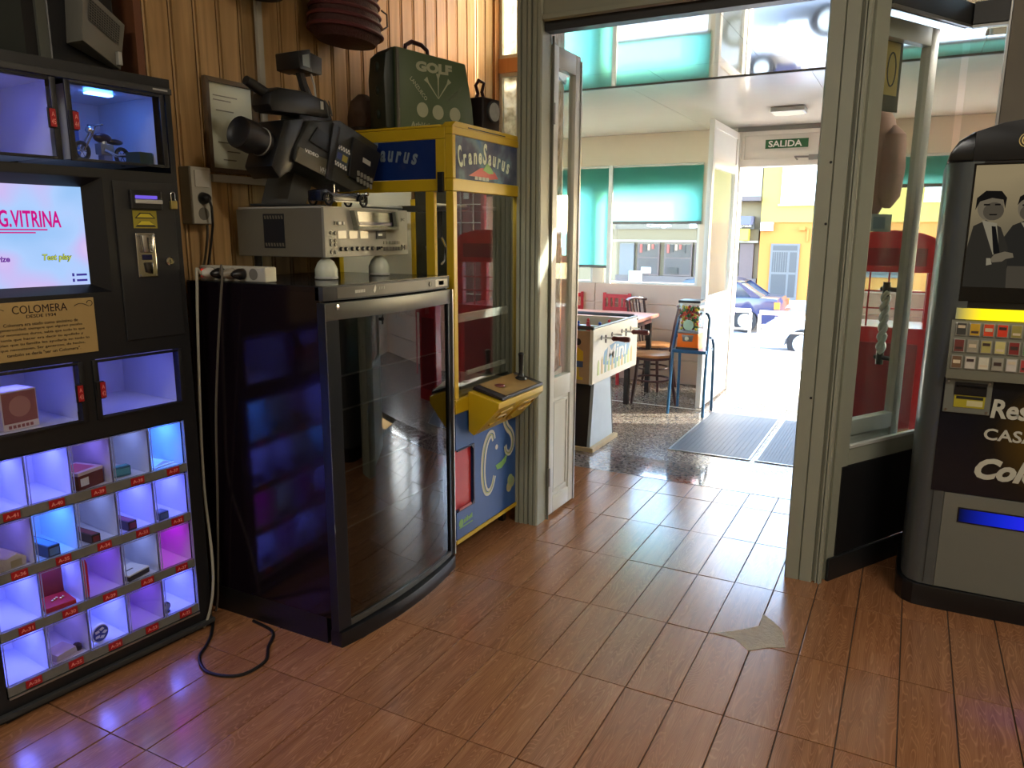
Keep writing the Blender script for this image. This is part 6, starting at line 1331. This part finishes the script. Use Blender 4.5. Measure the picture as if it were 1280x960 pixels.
# coin plate, graphic panel, lower door, tray
B('door_panel', cgy, CM, 0.117, KW-0.117, 0.0, 0.0495, 0.0905, 0.460, 0.002)
gpm, n, p = nodes_of('graphic_panel')
tc = n.nodes.new('ShaderNodeTexCoord'); gr_ = n.nodes.new('ShaderNodeTexGradient'); gr_.gradient_type = 'SPHERICAL'; mp = n.nodes.new('ShaderNodeMapping'); mp.inputs['Location'].default_value = (-1.55, 0, -2.35); mp.inputs['Scale'].default_value = (3.4, 3.4, 3.4)
n.links.new(tc.outputs['Object'], mp.inputs[0]); n.links.new(mp.outputs[0], gr_.inputs[0])
rp = ramp(n, [(0.0, srgb(14, 18, 30)), (0.25, srgb(26, 24, 22)), (1.0, srgb(120, 92, 20))]); n.links.new(gr_.outputs[0], rp.inputs[0]); n.links.new(rp.outputs[0], p.inputs['Base Color']); p.inputs['Roughness'].default_value = 0.18
gp2 = B('graphic_panel', gpm, CM, 0.072, KW-0.10, -0.002, 0.0495, 0.4625, 0.8835, 0.001)
text(gp2, 'Restaurante', 0.226, 0.60, 0.752, 0.820, -0.002, M('letter_cream', (196, 196, 180), 0.5), bold=0.03, shear=0.1)
text(gp2, 'CASA', 0.214, 0.372, 0.672, 0.714, -0.002, MATS['letter_cream'], bold=0.02)
text(gp2, 'Colomera', 0.200, 0.610, 0.526, 0.606, -0.002, MATS['letter_cream'], bold=0.045, shear=0.32)
cpl = B('coin_plate', cgy, CM, 0.078, 0.222, -0.008, -0.0022, 0.760, 0.882, 0.003)
B('note_slot', black, cpl, 0.108, 0.206, -0.014, -0.0082, 0.826, 0.872, 0.002); B('slot_mouth', so_, cpl, 0.112, 0.202, -0.0165, -0.0142, 0.855, 0.862)
ylb = B('yellow_label', M('label_lemon', (176, 166, 40), 0.45), cpl, 0.110, 0.204, -0.0105, -0.0082, 0.782, 0.8255)
B('label_band', print_k, ylb, 0.116, 0.198, -0.0112, -0.0106, 0.812, 0.822); B('label_print', M('label_pale', (206, 200, 150), 0.5), ylb, 0.150, 0.198, -0.0112, -0.0106, 0.788, 0.808)
for x, z in ((0.088, 0.872), (0.212, 0.872), (0.088, 0.770), (0.212, 0.770)): MB().cyl((x, -0.0105, z), (x, -0.008, z), 0.0045, n=10).build('rivet', chrome, cpl)
sl2 = B('tray_slot', black, CM, 0.165, KW-0.165, -0.0012, -0.0001, 0.352, 0.410)
trm = bpy.data.materials.new('tray_light'); trm.use_nodes = True; n = trm.node_tree; n.nodes.clear(); om = n.nodes.new('ShaderNodeOutputMaterial'); e = n.nodes.new('ShaderNodeEmission')
tc = n.nodes.new('ShaderNodeTexCoord'); sp = n.nodes.new('ShaderNodeSeparateXYZ'); n.links.new(tc.outputs['Object'], sp.inputs[0]); rp = ramp(n, [(0.17, srgb(10, 14, 40)), (0.30, srgb(20, 36, 190)), (0.42, srgb(40, 40, 240)), (0.62, srgb(14, 20, 90))])
n.links.new(sp.outputs[0], rp.inputs[0]); n.links.new(rp.outputs[0], e.inputs[0]); e.inputs[1].default_value = 1.1*KE; n.links.new(e.outputs[0], om.inputs[0])
B('tray_light', trm, sl2, 0.170, KW-0.170, -0.0022, -0.0013, 0.357, 0.405)
q = MB(); q.box(0.0805, 0.082, -0.0015, 0.0, 0.10, 0.459); q.build('door_seam', black, CM)

# ------------------------------------------------------------------ railing, cars and houses across the street
wr_ = M('railing_white', (214, 210, 204), 0.4)
def railing(name, lab, x0, x1, y):
    t = thing('railing', lab, 'railing', (x0, y, -0.012), 0, 'white railings outside the exit')
    L = x1-x0
    MB().tube([(0, 0, 0.692), (L, 0, 0.692)], 0.020, 10).build('top_rail', wr_, t)
    for z in (0.52, 0.345, 0.17): MB().tube([(0, 0, z), (L, 0, z)], 0.009, 8).build('rail', wr_, t)
    n_ = max(1, round(L/1.0))
    for i in range(n_+1): MB().tube([(L*i/n_, 0, 0.0), (L*i/n_, 0, 0.675)], 0.014, 8).build('post', wr_, t)
railing('railing', 'white tubular railing left of the gap outside the exit door', -3.6, -1.30, 7.25)
railing('railing', 'white tubular railing right of the gap outside the exit door', -1.20, 1.6, 7.15)
def car(lab, x, y, z, paint_, rz, lights, kind):
    t = thing('car', lab, 'car', (x, y, z), rz)
    # nose towards local -x, tail towards +x, length 4.3
    lo = [(-2.12, 0.32), (-2.15, 0.55), (-2.05, 0.70), (-1.2, 0.86), (1.35, 0.92), (2.05, 0.90), (2.13, 0.74), (2.15, 0.40), (2.08, 0.26), (1.70, 0.24)]
    wc = (1.30, -1.32)
    for cxx in wc: lo += [(cxx+0.36*math.cos(a), 0.24+0.36*math.sin(a)) for a in [PI*i/8 for i in range(9)]]
    lo += [(-2.05, 0.24)]
    MB().prism(lo, 'y', -0.80, 0.80).build('body', paint_, t, 0.02)
    cab = [(-1.05, 0.86), (-0.35, 1.32), (0.0, 1.38), (0.75, 1.37), (1.05, 1.28), (1.62, 0.91)]
    gl = MATS.get('car_glass') or M('car_glass', (40, 52, 66), 0.08)
    MB().prism(cab, 'y', -0.70, 0.70).build('cabin_glass', gl, t, 0.03)
    MB().prism([(-0.42, 1.325), (0.0, 1.392), (0.75, 1.384), (1.10, 1.285), (0.75, 1.34), (0.0, 1.35)], 'y', -0.71, 0.71).build('roof', paint_, t, 0.01)
    for sy in (-0.71, 0.71):
        MB().prism([(1.02, 1.30), (1.12, 1.28), (1.66, 0.92), (1.40, 0.92)], 'y', sy-0.008, sy+0.008).build('rear_pillar', paint_, t); MB().prism([(0.18, 1.36), (0.28, 1.36), (0.34, 0.92), (0.22, 0.92)], 'y', sy-0.008, sy+0.008).build('door_pillar', paint_, t)
    for cxx in wc:
        for sy in (-0.74, 0.74):
            MB().lathe([(0.10, -0.09), (0.29, -0.09), (0.31, -0.05), (0.31, 0.05), (0.29, 0.09), (0.10, 0.09)], (cxx, sy, 0.312), 22, 'y').build('wheel', black, t)
            MB().lathe([(0.02, -0.100), (0.18, -0.097), (0.19, -0.088), (0.19, 0.088), (0.18, 0.097), (0.02, 0.100)], (cxx, sy, 0.312), 14, 'y').build('hubcap', lgrey, t)
    for sy in (-1, 1):
        B('tail_lamp', M('tail_amber', (236, 120, 30), 0.3), t, 2.0, 2.145, sy*0.805-0.012, sy*0.805+0.012, 0.64, 0.82, 0.004); B('head_lamp', lgrey, t, -2.13, -1.92, sy*0.805-0.012, sy*0.805+0.012, 0.55, 0.68, 0.004)
    B('rear_bumper', paint_, t, 2.09, 2.22, -0.79, 0.79, 0.34, 0.56, 0.03); B('front_bumper', paint_, t, -2.24, -2.10, -0.79, 0.79, 0.28, 0.48, 0.03)
    B('number_plate', print_w, t, 2.221, 2.23, -0.25, 0.25, 0.40, 0.50)
    for sy in (-0.806, 0.806): B('sill_trim', M('trim_light', (196, 198, 204), 0.4), t, -1.0, 0.9, sy-0.004, sy+0.004, 0.52, 0.545)
    return t
car('dark blue saloon car parked in the street beyond the railing, tail in view', -5.05, 21.0, -1.150, M('car_blue', (10, 22, 70), 0.18, coat=0.8), 0.0, None, 0)
car('white car parked in front of the blue one, mostly beyond the door post', -0.55, 17.2, -1.150, M('car_white', (226, 228, 232), 0.25, coat=0.5), 0.0, None, 1)
t = thing('motor_scooter', 'dark motor scooter parked behind the blue car', 'scooter', (-5.4, 24.6, -1.150))
for x in (-0.55, 0.55): MB().tube([(x+0.22*math.cos(a), 0, 0.261+0.22*math.sin(a)) for a in [2*PI*i/18 for i in range(18)]], 0.04, 8, True).build('wheel', black, t)
MB().prism([(-0.55, 0.30), (-0.35, 0.95), (-0.25, 0.95), (-0.30, 0.45), (0.05, 0.36), (0.2, 0.72), (0.75, 0.80), (0.70, 0.45), (0.55, 0.30)], 'y', -0.14, 0.14).build('body', dgrey, t, 0.02)
MB().tube([(-0.40, -0.32, 1.12), (-0.34, 0, 1.02), (-0.40, 0.32, 1.12)], 0.02, 8).build('handlebar', black, t); MB().ball((-0.36, 0.3, 1.25), 0.07, 10, (0.5, 1, 0.8)).build('mirror', black, t)

yw_, ow_ = M('facade_yellow', (182, 154, 72), 0.8, var=0.05, scale=0.6), M('facade_orange', (180, 116, 48), 0.8, var=0.06, scale=0.8)
FY = 29.2; SGZ = -0.97
t = thing('yellow_house', 'yellow house with an orange ground floor and grey door across the street', 'house', (-5.08, FY, SGZ))
MB().box(0.0, 14, 0, 6, 0, 2.78).build('lower_wall', ow_, t); MB().box(0.0, 14, -0.06, 6, 2.7805, 8.0).build('upper_wall', yw_, t)
fr2 = M('door_grey_blue', (102, 100, 98), 0.5); dkp = M('door_glass_grey', (70, 68, 68), 0.4)
d = B('door_frame', fr2, t, 0.42, 1.42, -0.06, -0.001, 0.0, 2.02)
for a in ((0.50, 1.02, 0.10, 0.92), (0.50, 1.02, 1.0, 1.72), (1.10, 1.34, 0.10, 0.92), (1.10, 1.34, 1.0, 1.72), (0.50, 1.34, 1.78, 1.96)): B('door_pane', dkp, d, a[0], a[1], -0.075, -0.061, a[2], a[3])
for x in (0.56, 0.64, 0.72, 0.80, 0.88, 0.96): B('door_bar', fr2, d, x-0.008, x+0.008, -0.085, -0.076, 1.0, 1.72)
w_ = B('window', white, t, 0.65, 2.2, -0.11, -0.061, 3.42, 5.1); B('pane', M('white_shutter', (236, 236, 232), 0.5), w_, 0.72, 2.13, -0.125, -0.111, 3.50, 5.02); B('sill', lgrey, w_, 0.58, 2.27, -0.16, -0.061, 3.36, 3.419)
w_ = B('window', white, t, 5.2, 6.8, -0.11, -0.061, 3.42, 5.1); B('pane', MATS['white_shutter'], w_, 5.27, 6.73, -0.125, -0.111, 3.50, 5.02)
w_ = B('window', fr2, t, 3.4, 5.0, -0.06, -0.001, 0.9, 2.2); B('pane', dkp, w_, 3.5, 4.9, -0.075, -0.061, 1.0, 2.1)
B('meter_box', white, t, 0.02, 0.46, -0.20, -0.061, 2.48, 2.78, 0.01); B('wall_lamp', ow_, t, 1.35, 1.55, -0.12, -0.001, 2.50, 2.62); B('cornice', lgrey, t, -0.05, 14, -0.2, -0.061, 7.8, 8.0)
B('wall_pipe', MATS['facade_orange'], t, 1.62, 1.68, -0.06, -0.001, 2.1, 2.55)
t = thing('corner_shop', 'beige shop building with dark shop front and sign across the street', 'shop', (-13.3, FY, SGZ))
sb, sd = M('shop_beige', (128, 113, 86), 0.8, var=0.05, scale=0.7), M('shop_stone', (96, 84, 80), 0.7, var=0.15, scale=3)
MB().box(0, 8.16, 0.3, 6, 0, 7.5).build('wall', sb, t); B('upper_wall', M('shop_pale', (150, 145, 128), 0.8), t, 0, 8.16, 0.1, 0.299, 3.7, 7.5); B('cornice', sd, t, 0, 8.2, -0.3, 0.0995, 3.55, 3.70)
B('plinth', sd, t, 2.6, 8.16, 0.1, 0.299, 0, 0.72); B('fascia', M('fascia_tan', (98, 84, 58), 0.8), t, 2.4, 8.16, 0.05, 0.299, 2.121, 2.53)
sg = B('sign_board', M('sign_dark', (70, 66, 60), 0.5), t, 2.6, 8.0, -0.05, 0.0495, 2.54, 2.80)
for x0, x1, s in ((3.9, 4.9, 'Cargo'), (5.6, 6.4, 'Bar'), (7.1, 7.9, 'Copas')): text(sg, s, x0, x1, 2.58, 2.75, -0.05, print_w, bold=0.03, depth=0.02)
wf_ = M('shop_frame', (92, 74, 70), 0.5); shg = M('shop_glass', (62, 60, 62), 0.15, var=0.4, scale=2)
for k, (x0, x1) in enumerate(((3.5, 4.4), (4.6, 5.7), (5.8, 7.4))):
    w_ = B('window', wf_, t, x0, x1, 0.12, 0.298, 0.73, 2.04); B('pane', shg, w_, x0+0.06, x1-0.06, 0.10, 0.119, 0.80, 1.40); B('pane', shg, w_, x0+0.06, x1-0.06, 0.10, 0.119, 1.46, 1.98)
    for i in range(int((x1-x0)/0.16)-1): B('hanging_bottle', M(('ware_red', 'ware_black', 'ware_tan')[i % 3], ((150, 60, 50), (40, 36, 36), (176, 140, 110))[i % 3], 0.4), w_, x0+0.12+i*0.16, x0+0.21+i*0.16, 0.06, 0.099, 1.62+0.05*(i % 4), 1.95)
    B('box_display', (print_w, black, lgrey)[k], w_, x0+0.2, x0+0.6, 0.05, 0.099, 0.82, 1.05)
B('frame_bar', MATS['shop_pale'], t, 2.5, 8.16, 0.0, 0.049, 2.04, 2.12)
B('door', fr2, t, 2.75, 3.35, 0.12, 0.299, 0.0, 2.0); B('notice_board', print_w, t, 3.2, 3.75, 0.04, 0.095, 0.35, 0.9)
B('awning', M('awning_grey', (96, 96, 116), 0.7), t, 7.2, 7.95, -0.5, 0.299, 2.70, 3.0); B('shop_sign', M('sign_yellow', (226, 196, 60), 0.5), t, 7.55, 7.85, -0.3, 0.04, 2.13, 2.55, 0.02)
B('door', wf_, t, 7.5, 8.0, 0.12, 0.299, 0.0, 2.02)
t = thing('shuttered_shop', 'building with a blue-grey roller shutter and white wall across the street', 'building', (-24.0, FY, SGZ))
MB().box(0, 10.6, 0.3, 6, 0, 7.0).build('wall', MATS['shop_pale'], t)
shc = M('shutter_blue', (138, 152, 180), 0.5)
s_ = B('shutter_frame', lgrey, t, 8.3, 12.0-2.2, 0.1, 0.299, 0, 2.5)
sh = MB().box(8.4, 9.7, 0.06, 0.0995, 0, 0.14).mesh('slat', shc, 0.01)
for i in range(15): inst('slat', sh, t, (0, 0, 0.02+i*0.16))
B('switch_box', grey, t, 9.95, 10.15, 0.2, 0.299, 1.3, 1.6); B('switch_box', grey, t, 9.95, 10.12, 0.2, 0.299, 0.8, 1.0)
